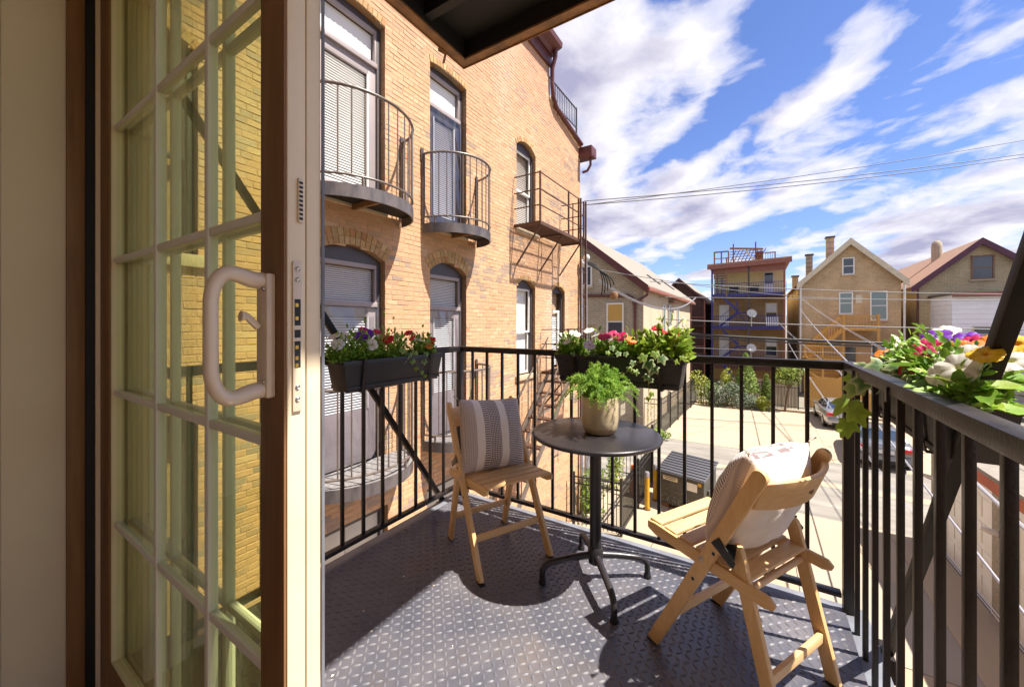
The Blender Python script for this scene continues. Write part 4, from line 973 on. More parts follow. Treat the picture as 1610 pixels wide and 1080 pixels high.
def plant(name, label, base, spread, nfol, flowers, seed, cols=GR, size=.032, leaves=0, lsize=.05, group=None, lean=.55, narrow=.5):
    rs = random.Random(seed); t = thing(name, base, label, 'plant', group); B = Vector(base)
    m = fol(rs, B+Vector((0, 0, .004)), spread, nfol, size, cols, narrow); tag(m.build('foliage', M['leaf'], t, smooth=True, ang=180), kind='stuff')
    for k in range(leaves):
        a = rs.uniform(0, 2*pi); p = B+Vector((rs.uniform(-1, 1)*spread[0], rs.uniform(-1, 1)*spread[1], rs.uniform(.15, .95)*spread[2]))
        inst('leaf', rs.choice(LM[:2]+LM[3:] if narrow < .4 else LM), t, p, (rs.uniform(-.5, .5), rs.uniform(-.7, .25), a), lsize*rs.uniform(.7, 1.25))
    for col, P, r, dr in flowers:
        P = Vector(P); d = Vector(dr) if dr else ((CAMP-P).normalized()*lean+Vector((rs.uniform(-.45, .45), rs.uniform(-.45, .45), .75)))
        d = d.normalized()
        r *= FS; f = inst('flower', FM[col][rs.randrange(3)], t, P, aim(d, rs.uniform(0, 6.28)), r)
        sm = MB().tube(bez([B+Vector((rs.uniform(-.02, .02), rs.uniform(-.02, .02), 0)), B.lerp(P, .5)+Vector((0, 0, .02)), P-d*r*1.1-Vector((0, 0, .01)), P-d*r*1.05], 6), .0016, 5)
        sm.build('stem', M['stemg'], t)
    return t
def ivy(label, base, vines, seed, sz=.03, face=None, extra=None):
    rs = random.Random(seed); t = thing('ivy', base, label, 'plant'); B = Vector(base)
    for pts in vines:
        path = bez([B]+[Vector(p) for p in pts[:-1]]+[Vector(pts[-1])], 14) if len(pts) < 4 else [B]+[Vector(p) for p in pts]
        MB().tube(path, [.0022-.0012*i/len(path) for i in range(len(path))], 5).build('vine', M['vine'], t, smooth=True)
    for P, s, tint in extra or []:
        P = Vector(P); d = (CAMP-P).normalized()*.85+Vector((rs.uniform(-.3, .3), rs.uniform(-.3, .3), .45))
        d.normalize(); e = aim(d, 0)
        R = e.to_matrix(); dn = R.transposed() @ Vector((rs.uniform(-.5, .5), rs.uniform(-.3, .3), -1)); roll = atan2(dn.y, dn.x)
        inst('leaf', IV[tint], t, P, aim(d, roll), s)
    return t
# --- planter on the left railing
plant('petunia', 'white petunias at the end of the planter nearest the room door', (-1.735, 1.17, 1.035), (.05, .07, .10), 420, [('white', (-1.70, 1.115, 1.135), .030, None), ('white', (-1.76, 1.135, 1.172), .028, None), ('white', (-1.745, 1.19, 1.170), .028, None), ('white', (-1.675, 1.29, 1.125), .028, (.6, -.5, -.1))], 21, leaves=10, lsize=.045)
plant('petunia', 'deep purple petunia with a pink bloom in the planter by the brick building', (-1.74, 1.30, 1.035), (.05, .06, .10), 380, [('purple', (-1.735, 1.265, 1.172), .036, None), ('purple', (-1.765, 1.325, 1.180), .034, None), ('mag', (-1.785, 1.318, 1.205), .020, None), ('mag', (-1.755, 1.372, 1.188), .026, None)], 22, leaves=8, lsize=.045)
plant('petunia', 'crimson petunias in the middle of the planter by the brick building', (-1.74, 1.46, 1.035), (.05, .08, .11), 460, [('red', (-1.70, 1.415, 1.150), .028, None), ('red', (-1.75, 1.604, 1.180), .024, None), ('red', (-1.71, 1.597, 1.150), .022, None)], 23, cols=GR+GL, leaves=6, lsize=.04)
plant('petunia', 'red and orange petunias at the planter end beside the corner post', (-1.74, 1.70, 1.035), (.05, .07, .09), 380, [('red', (-1.73, 1.774, 1.128), .028, None), ('orange', (-1.69, 1.711, 1.100), .026, None), ('white', (-1.755, 1.68, 1.138), .022, None), ('red', (-1.775, 1.742, 1.144), .022, None)], 24, cols=GR+GL, leaves=6, lsize=.04)
rs = random.Random(5)
ivy('variegated ivy trailing over the planter by the brick building', (-1.70, 1.56, 1.05), [[(-1.66, 1.53, 1.06), (-1.655, 1.57, .99), (-1.65, 1.64, .93)], [(-1.67, 1.60, 1.05), (-1.65, 1.65, 1.0)]], 6, extra=[((-1.665, 1.485, 1.090), .030, 0), ((-1.66, 1.522, 1.062), .032, 1), ((-1.655, 1.545, 1.028), .030, 0), ((-1.65, 1.634, 1.018), .028, 1), ((-1.65, 1.569, .981), .022, 2), ((-1.65, 1.615, .955), .020, 2), ((-1.65, 1.645, .930), .018, 2), ((-1.67, 1.50, 1.03), .026, 1), ((-1.67, 1.58, 1.07), .03, 0), ((-1.66, 1.66, 1.06), .026, 0), ((-1.68, 1.75, 1.07), .022, 2)])
# --- planter on the front railing
plant('petunia', 'white and pale lilac petunias at the left end of the front planter', (-.90, 2.075, 1.045), (.07, .05, .085), 460, [('white', (-.965, 2.08, 1.160), .026, None), ('white', (-.90, 2.09, 1.178), .027, None), ('white', (-.875, 2.08, 1.172), .022, None), ('white', (-.915, 2.02, 1.132), .024, None), ('white', (-.816, 2.11, 1.196), .029, None), ('dark', (-.825, 2.075, 1.168), .024, None), ('white', (-.765, 2.075, 1.168), .022, None), ('lav', (-.770, 1.995, 1.118), .030, None)], 31, leaves=6, lsize=.04)
plant('petunia', 'magenta petunias in the middle of the front planter', (-.68, 2.075, 1.045), (.08, .05, .085), 560, [('mag', (-.70, 2.03, 1.165), .032, None), ('mag', (-.655, 2.06, 1.172), .030, None), ('mag', (-.61, 2.05, 1.165), .030, None), ('pinkw', (-.66, 2.02, 1.15), .012, None)], 32, leaves=8, lsize=.04)
plant('petunia', 'orange pansy in the front planter beside the ivy', (-.545, 2.06, 1.045), (.04, .05, .08), 260, [('orange', (-.545, 2.01, 1.152), .026, None), ('yellow', (-.55, 2.005, 1.138), .018, None)], 33, leaves=4, lsize=.04)
plant('geranium', 'bright red geranium blooms over lime leaves in the front planter', (-.40, 2.075, 1.045), (.11, .055, .12), 820, [('red', (-.440, 2.09, 1.212), .024, None), ('red', (-.425, 2.07, 1.205), .022, None), ('red', (-.398, 2.07, 1.192), .022, None), ('red', (-.362, 2.09, 1.192), .024, None), ('red', (-.352, 2.06, 1.172), .024, None), ('red', (-.350, 2.05, 1.152), .022, None)], 34, cols=GL+[(.30, .45, .06)], size=.042, leaves=34, lsize=.055, narrow=.2)
ivy('pale variegated ivy spilling down the front planter', (-.47, 2.03, 1.06), [[(-.46, 1.985, 1.07), (-.455, 1.975, .95), (-.45, 1.97, .865)], [(-.50, 1.985, 1.06), (-.54, 1.975, 1.0), (-.585, 1.97, .965)]], 7, extra=[((-.451, 1.965, 1.041), .050, 1), ((-.425, 1.965, 1.018), .046, 1), ((-.476, 1.965, 1.072), .040, 0), ((-.457, 1.965, .975), .030, 1), ((-.513, 1.965, .997), .030, 0), ((-.545, 1.965, 1.008), .026, 0), ((-.436, 1.965, .892), .022, 2), ((-.452, 1.965, .869), .022, 2), ((-.44, 1.965, .96), .024, 1), ((-.525, 1.965, 1.040), .026, 1), ((-.39, 1.965, 1.07), .040, 1), ((-.42, 1.97, 1.09), .036, 0), ((-.636, 1.97, 1.112), .024, 1), ((-.60, 1.97, 1.083), .024, 1), ((-.565, 1.97, 1.083), .022, 1), ((-.66, 1.975, 1.085), .02, 0), ((-.30, 1.99, 1.075), .026, 2), ((-.32, 1.985, 1.055), .022, 2), ((-.86, 1.985, 1.07), .02, 1), ((-.78, 1.985, 1.07), .02, 0), ((-.58, 1.965, .98), .016, 2)])
# --- planter outside the right railing
FS = .64
plant('petunia', 'white and purple petunias at the far end of the right-hand planter', (.47, 1.90, 1.03), (.055, .11, .095), 900, [('white', (.47, 2.06, 1.150), .058, (-.3, -.55, .7)), ('pinkw', (.50, 1.90, 1.160), .054, (-.3, -.6, .6)), ('purple', (.53, 1.93, 1.190), .064, (-.2, -.45, .8)), ('purple', (.56, 1.80, 1.188), .056, (-.2, -.5, .8)), ('white', (.58, 2.02, 1.205), .060, (-.2, -.4, .85)), ('orange', (.44, 2.16, 1.110), .048, (-.4, -.5, .75)), ('dark', (.46, 1.90, 1.130), .036, (-.4, -.7, .5)), ('white', (.42, 1.96, 1.12), .040, (-.5, -.6, .5))], 41, leaves=22, lsize=.06, narrow=.4)
plant('petunia', 'cherry red petunias in the middle of the right-hand planter', (.46, 1.70, 1.03), (.055, .11, .09), 900, [('mag', (.45, 1.72, 1.160), .056, (-.35, -.6, .7)), ('mag', (.43, 1.66, 1.145), .044, (-.4, -.6, .6)), ('red', (.425, 1.66, 1.100), .056, (-.65, -.45, .45)), ('red', (.40, 1.74, 1.085), .040, (-.7, -.3, .3)), ('mag', (.55, 1.74, 1.180), .040, None), ('lav', (.47, 1.68, 1.150), .038, None), ('yellow', (.50, 1.76, 1.165), .036, None)], 42, leaves=26, lsize=.07, narrow=.4)
plant('petunia', 'orange petunias growing against the steel strut in the right-hand planter', (.50, 1.58, 1.03), (.04, .08, .07), 380, [('orange', (.55, 1.62, 1.176), .056, (-.3, -.5, .75)), ('yellow', (.56, 1.52, 1.180), .060, (-.3, -.55, .7)), ('orange', (.50, 1.62, 1.165), .040, (-.3, -.6, .6)), ('yellow', (.60, 1.42, 1.178), .046, None)], 43, leaves=16, lsize=.07, narrow=.3)
plant('petunia', 'large white petunias at the near end of the right-hand planter', (.43, 1.42, 1.03), (.05, .11, .085), 700, [('white', (.46, 1.47, 1.150), .062, (-.4, -.6, .7)), ('white', (.43, 1.33, 1.120), .066, (-.45, -.65, .6)), ('white', (.41, 1.47, 1.122), .044, (-.5, -.5, .6)), ('white', (.47, 1.30, 1.150), .056, (-.3, -.6, .75)), ('white', (.395, 1.38, 1.10), .046, (-.6, -.5, .6)), ('white', (.372, 1.235, 1.135), .060, (-.5, -.6, .65)), ('white', (.365, 1.30, 1.112), .050, (-.6, -.5, .6)), ('yellow', (.40, 1.20, 1.168), .044, (-.4, -.5, .75))], 44, leaves=44, lsize=.085, narrow=.2)
plant('petunia', 'leafy petunia shoots spilling over the planter end past the steel strut', (.385, 1.285, 1.045), (.022, .10, .055), 300, [], 45, leaves=26, lsize=.075, narrow=.2)
ivy('yellow-green ivy trailing over the right-hand railing near the corner', (.44, 1.72, 1.06), [[(.40, 1.78, 1.055), (.34, 1.86, 1.04), (.31, 1.90, .98), (.305, 2.0, .90), (.305, 2.05, .83)], [(.38, 1.95, 1.06), (.34, 2.05, 1.02)]], 8, extra=[((.305, 2.00, .925), .075, 2), ((.300, 1.84, .918), .060, 2), ((.300, 1.97, .845), .058, 2), ((.315, 1.92, 1.000), .060, 0), ((.335, 2.08, 1.015), .055, 2), ((.330, 1.86, 1.03), .060, 1), ((.355, 1.78, 1.045), .058, 1), ((.36, 1.98, 1.065), .066, 1), ((.38, 1.88, 1.085), .068, 1), ((.355, 2.05, 1.055), .055, 0), ((.385, 1.68, 1.065), .055, 1), ((.385, 1.60, 1.06), .052, 0), ((.38, 1.80, 1.065), .050, 0), ((.40, 1.76, 1.095), .058, 1), ((.375, 1.52, 1.055), .052, 1), ((.30, 2.05, .80), .036, 2)])
# ================================================================ beyond the alley: houses
M['bA'] = brickmat('grey_tan_brick', (.52, .44, .32), (.45, .375, .265), (.32, .27, .21), (.13, .105, .08), w=.30, h=.105, mort=.018)
M['bAs'] = brickmat('pale_painted_brick', (.56, .45, .32), (.53, .42, .30), (.50, .40, .285), (.40, .30, .19), w=.30, h=.105, mort=.012, samt=.25)
M['bC'] = brickmat('tan_house_brick', (.66, .49, .285), (.58, .42, .235), (.46, .345, .21), (.13, .085, .05), w=.30, h=.105, mort=.016, samt=.55, sc=.35)
M['bD'] = brickmat('olive_tan_house_brick', (.60, .49, .30), (.53, .43, .255), (.42, .34, .21), (.16, .12, .07), w=.30, h=.105, mort=.016)
M['bB'] = brickmat('brown_porch_brick', (.56, .36, .17), (.48, .30, .14), (.36, .24, .12), (.09, .05, .03), w=.30, h=.105, mort=.016)
M['shing'] = mat('pale_grey_shingles', (.25, .22, .185), .9, col2=(.20, .175, .145), ns=6, bump=.4, bs=12)
M['shingt'] = mat('tan_shingles', (.36, .22, .15), .9, col2=(.29, .175, .115), ns=6, bump=.4, bs=12)
M['ywall'] = mat('pale_yellow_stucco', (.78, .66, .34), .85, col2=(.72, .59, .29), ns=1.5)
M['ybase'] = mat('ochre_wall', (.48, .30, .10), .85, col2=(.40, .25, .085), ns=1.5)
M['mauve'] = mat('mauve_corrugated_siding', (.30, .16, .15), .7, col2=(.22, .11, .105), ns=12, stretch=(1, 1, .1))
M['blue'] = mat('navy_porch_paint', (.018, .022, .15), .45, col2=(.028, .032, .19), ns=4)
M['rose'] = mat('faded_red_fascia', (.28, .10, .07), .6, col2=(.22, .08, .06), ns=3)
M['deckw'] = mat('honey_deck_lumber', (.62, .34, .085), .7, col2=(.48, .25, .06), ns=3, stretch=(2, 2, .6))
M['lath'] = mat('weathered_brown_lumber', (.27, .15, .09), .8, col2=(.18, .10, .06), ns=4)
M['dkwood'] = mat('dark_brown_porch_wood', (.06, .025, .018), .8, col2=(.09, .04, .03), ns=3)
M['siding'] = mat('white_aluminium_siding', (.80, .81, .84), .5, col2=(.75, .76, .79), ns=1.5)
M['shade_y'] = mat('amber_window_shade', (.52, .32, .08), .8)
M['iron'] = mat('black_iron_fence', (.014, .013, .014), .5)
M['redbrick'] = brickmat('dark_red_brick', (.24, .07, .04), (.19, .055, .03), (.2, .12, .09), (.1, .04, .03), w=.3, h=.105)
def quadprism(b, pts, d):      # flat polygon thickened along vector d
    n = len(pts); d = Vector(d); b.add([Vector(p) for p in pts]+[Vector(p)+d for p in pts], [tuple(range(n-1, -1, -1)), tuple(range(n, 2*n))]+[(k, (k+1) % n, n+(k+1) % n, n+k) for k in range(n)]); return b
def gable(t, x0, x1, y0, y1, ze, zr, wm, xr=None):
    xr = (x0+x1)/2 if xr is None else xr
    b = MB(); b.prism([(x0, G), (x1, G), (x1, ze), (xr, zr), (x0, ze)], lambda u, v, w: (u, w, v), y0, y1); return b.build('wall', wm, t, fixn=True)
def roof2(t, x0, x1, y0, y1, ze, zr, m, xr=None, oh=.3, th=.12):
    xr = (x0+x1)/2 if xr is None else xr
    for xa in (x0, x1):
        s = (zr-ze)/(xr-xa); xo = xa-oh if xa < xr else xa+oh; zo = ze+s*(xo-xa)
        quadprism(MB(), [(xo, y0, zo+.02), (xr, y0, zr+.02), (xr, y1, zr+.02), (xo, y1, zo+.02)], (0, 0, th)).build('roof', m, t, fixn=True)
def bargeboard(t, x0, x1, y, ze, zr, m, xr=None, oh=.3, h=.26, th=.07):
    xr = (x0+x1)/2 if xr is None else xr
    for xa in (x0, x1):
        s = (zr-ze)/(xr-xa); xo = xa-oh if xa < xr else xa+oh; zo = ze+s*(xo-xa)
        quadprism(MB(), [(xo, y, zo-h+.14), (xr, y, zr-h+.14), (xr, y, zr+.16), (xo, y, zo+.16)], (0, -th, 0)).build('bargeboard', m, t, fixn=True)
def win(t, x0, x1, z0, z1, y, fm=None, gm=None, split=True, fw=.09, sill=True, shade=None):
    fm = fm or M['white']; gm = gm or M['glassg']
    f = MB().bb(x0, x1, y-.03, y-.004, z0, z1).build('window', gm, t)
    def sub(n, *q, m=fm):
        return pbox(n, f, *q, m)
    sub('frame', x0-fw, x0, y-.07, y-.003, z0-fw, z1+fw); sub('frame', x1, x1+fw, y-.07, y-.003, z0-fw, z1+fw)
    sub('frame', x0, x1, y-.07, y-.003, z1, z1+fw); sub('frame', x0, x1, y-.07, y-.003, z0-fw, z0)
    if split: sub('meeting_rail', x0, x1, y-.05, y-.031, (z0+z1)/2-.03, (z0+z1)/2+.03)
    if shade: sub('shade', x0, x1, y-.036, y-.031, (z0+z1)/2+.03, z1, m=shade)
    if sill: sub('sill', x0-fw-.08, x1+fw+.08, y-.14, y-.003, z0-fw-.10, z0-fw, m=M['sillst'])
def winx(t, y0, y1, z0, z1, x, fm, gm):      # on a wall facing +x
    f = MB().bb(x+.004, x+.03, y0, y1, z0, z1).build('window', gm, t)
    for q in ((y0-.07, y0, z0-.07, z1+.07), (y1, y1+.07, z0-.07, z1+.07), (y0, y1, z1, z1+.07), (y0, y1, z0-.07, z0)): pbox('frame', f, x+.003, x+.06, *q, fm)
# --- tan house with maroon trim beyond the brick building
hA = thing('brick_house', (-9, 29, G), 'tan brick house with maroon eaves and pale roof beside the fenced lot', 'house')
gable(hA, -13.6, -5.0, 20.6, 37.2, 3.35, 6.85, M['bA'])
MB().bb(-5.0, -4.985, 20.62, 37.2, G, 3.34).build('side_wall', M['bAs'], hA)
roof2(hA, -13.6, -5.0, 20.25, 37.5, 3.35, 6.85, M['shing'], oh=.35)
bargeboard(hA, -13.6, -5.0, 20.25, 3.35, 6.85, M['maroon'], oh=.35, h=.42, th=.1)
MB().bb(-4.75, -4.58, 20.2, 37.5, 2.95, 3.13).build('gutter', M['rose'], hA, bevel=.02)
MB().bb(-4.98, -4.75, 20.25, 37.45, 3.05, 3.12).build('soffit', M['maroon'], hA)
MB().tube([(-4.72, 20.42, 3.0), (-4.75, 20.42, 2.75), (-5.25, 20.5, 2.45), (-5.4, 20.52, 2.2), (-5.4, 20.52, G)], .07, 8).build('downspout', M['maroon'], hA, smooth=True)
MB().tube([(-9, 20.52, 2.88), (-5.75, 20.52, 2.74), (-5.5, 20.52, 2.6), (-5.4, 20.52, 2.2)], .085, 8).build('gutter_pipe', M['maroon'], hA, smooth=True)
win(hA, -6.85, -6.08, .45, 2.30, 20.6, M['white'], M['glassd'], shade=M['shade_y'])
win(hA, -8.9, -7.85, 3.45, 4.45, 20.6, M['white'], M['glassd'], split=False)
win(hA, -9.6, -8.4, .3, 2.2, 20.6, M['white'], M['shade_y'])
for y, z0, z1 in ((25.5, .7, 2.4), (27.6, .9, 2.5), (30.5, .8, 2.4), (33.0, 1.2, 1.7)): winx(hA, y, y+.55, z0, z1, -4.985, M['white'], M['glassg'])
MB().tube([(-4.9, 27.0, G), (-4.9, 27.0, 2.5)], .05, 6).build('vent_pipe', M['zinc'], hA)
pbox('light_bracket', hA, -4.985, -4.6, 27.2, 29.4, 2.70, 2.76, M['maroon'])
for y, xa, xb in ((27.2, -6.3, -5.5), (33, -6.6, -5.6)):
    z = lambda x: 3.35+(x+5.0)*(-.814)+.18
    MB().bar((xa, y, z(xa)), (xb, y, z(xb)), .5, .07).build('roof_vent', M['charcoal'], hA)
# --- dark porch house in the gap
hB = thing('porch_house', (-5.8, 45, G), 'dark red-brown wooden porch house with grey roof between its neighbours', 'house')
gable(hB, -9.2, -4.5, 43.5, 56, 3.5, 5.8, M['dkwood'])
roof2(hB, -9.4, -4.3, 43.2, 56, 3.5, 5.9, M['shing'])
bargeboard(hB, -9.4, -4.3, 43.2, 3.5, 5.9, M['maroon'])
for z in (-1.8, 1.0): MB().bb(-9, -4.3, 42.6, 44, z, z+.15).build('porch_deck', M['dkwood'], hB)
for x in (-6.9, -5.6, -4.4): pbox('post', hB, x-.06, x+.06, 42.62, 42.74, G, 3.5, M['rose'])
for z in (-1.0, 1.9): pbox('handrail', hB, -9, -4.3, 42.6, 42.68, z, z+.08, M['rose'])
# --- blue-porch apartment building
hP = thing('apartment_building', (-.8, 47, G), 'three-storey building with navy steel porches and rooftop lattice deck', 'building')
PX0, PX1, PY = -3.75, 2.15, 42.0
MB().bb(PX0+.1, PX1-.05, 44.0, 60, 3.95, 7.0).build('wall', M['ywall'], hP)
MB().bb(PX0, PX1, 44.02, 60, -2.2, 3.95).build('wall', M['bB'], hP)
MB().bb(PX0, PX1, 43.9, 60, G, -3.2).build('wall', M['ybase'], hP); MB().bb(PX0, PX1, 43.85, 60, -3.2, -2.2).build('siding_band', M['mauve'], hP)
quadprism(MB(), [(PX0-.3, PY-.4, 6.85), (PX1+.45, PY-.4, 7.05), (PX1+.45, 60, 7.05), (PX0-.3, 60, 6.85)], (0, 0, .16)).build('roof', M['shingt'], hP, fixn=True)
quadprism(MB(), [(PX0-.3, PY-.45, 6.5), (PX1+.45, PY-.45, 6.7), (PX1+.45, PY-.45, 7.06), (PX0-.3, PY-.45, 6.86)], (0, .04, 0)).build('fascia', M['rose'], hP, fixn=True)
MB().bb(PX0, PX1, PY, PY+.1, 6.1, 6.75).build('beam', M['rose'], hP)
for z in (3.85, .78, -2.4):
    MB().bb(PX0, PX1, PY, 44, z, z+.28).build('porch_deck', M['blue'], hP)
    for h in (.98,):
        pbox('handrail', hP, PX0+.2, PX1, PY+.02, PY+.07, z+.28+h-.05, z+.28+h, M['blue'])
    n = int((PX1-PX0)/.19)
    for k in range(n): pbox('baluster', hP, PX0+.25+k*.19, PX0+.275+k*.19, PY+.03, PY+.055, z+.28, z+.28+.93, M['blue'])
for x, m_ in ((PX0, M['blue']), (-1.02+.3, M['charcoal']), (PX1-.15, M['rose'])): pbox('post', hP, x, x+.15, PY-.02, PY+.10, G, 6.6, m_)
pbox('post', hP, PX0+1.25, PX0+1.37, PY-.02, PY+.10, 3.9, 7.6, M['lath'])
for k in range(7): pbox('lattice_slat', hP, PX0+.22+k*.16, PX0+.29+k*.16, PY-.02, PY+.02, 5.6, 7.1, M['lath'])
for k in range(12): pbox('stair_tread', hP, PX0+.25, PX0+1.2, 42.3+.0*k, 42.6, 4.2+k*.24, 4.25+k*.24, M['blue'])
for x in (PX0+.5, PX0+.9): pbox('stair_stringer', hP, x-.04, x+.04, 42.25, 42.3, 4.1, 6.9, M['blue'])
pbox('door', hP, .55, 1.35, 43.93, 44, 4.13, 6.2, M['white']); pbox('door_pane', hP, .63, 1.27, 43.9, 43.93, 5.1, 6.1, M['glassd'])
for z in (1.06, -2.12): pbox('door', hP, -3.2, -2.35, 43.95, 44.02, z, z+2.1, M['white'])
for z in (1.5, -1.7): win(hP, .75, 1.55, z, z+1.7, 44.02, M['cream'], M['glassd'], shade=M['siding'])
for z in (.78, -2.4):      # zig-zag stair
    for a, c in (((-3.0, z+.3), (-1.55, z+1.55)), ((-2.8, z+3.1), (-1.5, z+1.7))):
        MB().bar((a[0], PY+.25, a[1]), (c[0], PY+.25, c[1]), .06, .22).build('stair_stringer', M['blue'], hP)
        MB().bar((a[0], PY+.22, a[1]+.85), (c[0], PY+.22, c[1]+.85), .03, .04).build('handrail', M['blue'], hP)
    MB().bb(-1.55, -.7, PY+.1, PY+.9, z+1.5, z+1.62).build('landing', M['blue'], hP)
    MB().bar((-1.45, PY+.2, z+1.5), (-.75, PY+.2, z+.5), .04, .06).build('brace', M['blue'], hP)
    pbox('post', hP, -1.6, -1.5, PY+.1, PY+.2, z+1.5, z+2.6, M['blue'])
MB().bar((-2.9, PY+.1, -2.3), (-1.5, PY-.9, -4.2), .25, .12).build('stair_stringer', M['blue'], hP)
# rooftop lattice deck
rd = [(-2.55, 7.05, 1.55), (-1.0, 7.05, 1.35), (.35, 7.05, 1.1)]
pbox('roof_deck_rail', hP, -3.55, -2.3, 42.2, 42.28, 8.15, 8.28, M['lath']); pbox('roof_deck_rail', hP, -3.55, -2.3, 42.2, 42.28, 7.55, 7.62, M['lath']); pbox('roof_deck_rail', hP, -3.55, -2.3, 42.2, 42.28, 7.02, 7.10, M['lath'])
for x in (-3.55, -2.95, -2.35): pbox('roof_deck_post', hP, x, x+.12, 42.18, 42.3, 6.9, 8.2, M['lath'])
quadprism(MB(), [(-2.2, 42.6, 8.45), (.5, 42.6, 8.15), (.5, 42.6, 8.30), (-2.2, 42.6, 8.62)], (0, .1, 0)).build('roof_deck_rail', M['lath'], hP, fixn=True)
for k in range(5): pbox('lattice_slat', hP, -2.2, .45, 42.62, 42.66, 7.15+k*.25, 7.21+k*.25, M['lath'])
for k in range(9): MB().bar((-2.2+k*.3, 42.68, 7.1), (-1.7+k*.3, 42.68, 8.3), .03, .07).build('lattice_slat', M['rose'], hP)
MB().bar((-.9, 42.58, 8.2), (-.1, 42.58, 7.1), .05, .12).build('brace', M['cream'], hP)
pbox('stack_wall', hP, -.1, .5, 42.9, 43.5, 7.05, 8.1, M['redbrick']); pbox('roof_deck_rail', hP, .6, 1.4, 42.4, 42.46, 7.75, 7.85, M['rose']); pbox('roof_deck_post', hP, 1.35, 1.45, 42.38, 42.48, 7.05, 7.85, M['rose'])
for k in range(4): pbox('baluster', hP, .66+k*.18, .69+k*.18, 42.41, 42.45, 7.05, 7.75, M['lath'])
for x in (-2.0, -.15): pbox('vent_pipe', hP, x, x+.1, 43.5, 43.6, 7.1, 9.1, M['maroon'])
def dish(x, y, z, label):
    t = thing('satellite_dish', (x, y, z), label, 'satellite dish'); local(t)
    MB().tube([(0, 0, 0), (0, 0, .95)], .04, 8).build('mast', M['whited'], t)
    b = MB(); b.lathe([(.02, 0), (.2, .03), (.38, .10), (.40, .115), (.38, .115), (.2, .045), (.0, .015)], 18, capb=False, capt=False)
    R = Matrix.Rotation(rad(35), 3, 'Y') @ Matrix.Rotation(rad(60), 3, 'X'); b.v = [R @ p+Vector((0, -.1, 1.15)) for p in b.v]; b.build('reflector', M['whited'], t, smooth=True)
    MB().bar((0, -.1, .95), (.15, -.5, 1.05), .03, .03).build('feed_arm', M['whited'], t)
dish(-.42, 41.7, 1.06, 'white satellite dish on a mast on the middle navy porch'); dish(-.45, 41.8, -2.12, 'white satellite dish on the lowest navy porch')
for x, y, z, lb, m_ in ((1.2, 42.3, 1.06, 'blue slatted crate of stored goods on the middle navy porch', M['mauve2'] if 'mauve2' in M else M['blue']),):
    c = thing('storage_crate', (x, y, z), lb, 'crate'); local(c)
    MB().bb(-.5, .45, -.3, .3, .02, .85).build('body', M['blue'], c)
    for k in range(7): pbox('slat', c, -.48+k*.14, -.43+k*.14, -.33, -.301, .05, .85, M['siding'])
def patio_chair(x, y, z, lb):
    c = thing('lounge_chair', (x, y, z), lb, 'chair', 'dark chairs on the top porch'); local(c)
    MB().bb(-.35, .35, -.3, .3, .25, .42).build('seat', M['iron'], c, bevel=.04); MB().bb(-.4, .4, .2, .34, .43, .75).build('backrest', M['iron'], c, bevel=.05)
    for sx in (-.33, .33):
        for sy in (-.25, .25): pbox('leg', c, sx-.03, sx+.03, sy-.03, sy+.03, 0, .25, M['iron'])
patio_chair(-1.9, 43.1, 4.13, 'dark lounge chair on the top porch by the yellow wall'); patio_chair(-.2, 43.0, 4.13, 'dark lounge chair on the top porch next to the door')
# --- tan gable house with cream bargeboards and honey deck
hC = thing('brick_house', (6.3, 49, G), 'tan brick gable house with cream bargeboards and honey-coloured rear deck', 'house')
CY = 41.0; gable(hC, 3.2, 9.35, CY, 60, 4.85, 8.0, M['bC'], 6.35)
roof2(hC, 3.2, 9.35, CY-.35, 60, 4.85, 8.0, M['shingt'], 6.35, oh=.35); bargeboard(hC, 3.2, 9.35, CY-.35, 4.85, 8.0, M['cream'], 6.35, oh=.35, h=.5, th=.12)
for x in (3.05, 9.5): MB().tube([(x+(.25 if x < 5 else -.1), CY-.25, 4.75), (x+.1 if x < 5 else x, CY-.15, 4.35), (x+.1 if x < 5 else x, CY-.15, G)], .07, 8).build('downspout', M['white'], hC, smooth=True)
for x, y, zt, w_, m_ in ((5.75, 46, 9.25, .55, 'bC'), (4.3, 47, 7.9, .5, 'bA'), (3.4, 50, 6.2, .5, 'bA')):
    ch = pbox('chimney', hC, x-w_/2, x+w_/2, y, y+w_, 4, zt, M[m_]); pbox('chimney_cap', hC, x-w_/2-.08, x+w_/2+.08, y-.08, y+w_+.08, zt, zt+.14, M['charcoal'])
win(hC, 5.95, 6.55, 5.35, 6.55, CY, M['white'], M['glassd']); win(hC, 5.75, 6.45, 2.15, 3.75, CY, M['white'], M['glassg']); win(hC, 7.65, 8.5, 1.65, 3.75, CY, M['white'], M['glassg'])
pbox('board', hC, 6.7, 7.1, CY-.05, CY-.003, 2.9, 3.6, M['cream'])
win(hC, 7.7, 8.4, -2.0, -.4, CY, M['white'], M['glassd']); pbox('rear_door', hC, 5.9, 6.7, CY-.05, CY-.003, -2.6, -.6, M['glassd'])
dk = thing('wooden_deck', (6.3, 39.5, G), 'honey-coloured timber deck and stairs behind the tan gable house', 'deck')
def dbar(n, p, q, w, h): return MB().bar(p, q, w, h).build(n, M['deckw'], dk)
def deckrail(x0, x1, y, z, h=.95):
    pbox('handrail', dk, x0, x1, y-.05, y+.05, z+h-.08, z+h, M['deckw']); pbox('bottom_rail', dk, x0, x1, y-.03, y+.03, z+.08, z+.15, M['deckw'])
    n = int((x1-x0)/.17)
    for k in range(n+1): pbox('baluster', dk, x0+k*(x1-x0)/max(1, n)-.025, x0+k*(x1-x0)/max(1, n)+.025, y-.02, y+.02, z+.15, z+h-.08, M['deckw'])
MB().bb(5.6, 7.75, 39.0, CY-.06, .75, .95).build('landing', M['deckw'], dk); deckrail(5.6, 7.75, 39.03, .95)
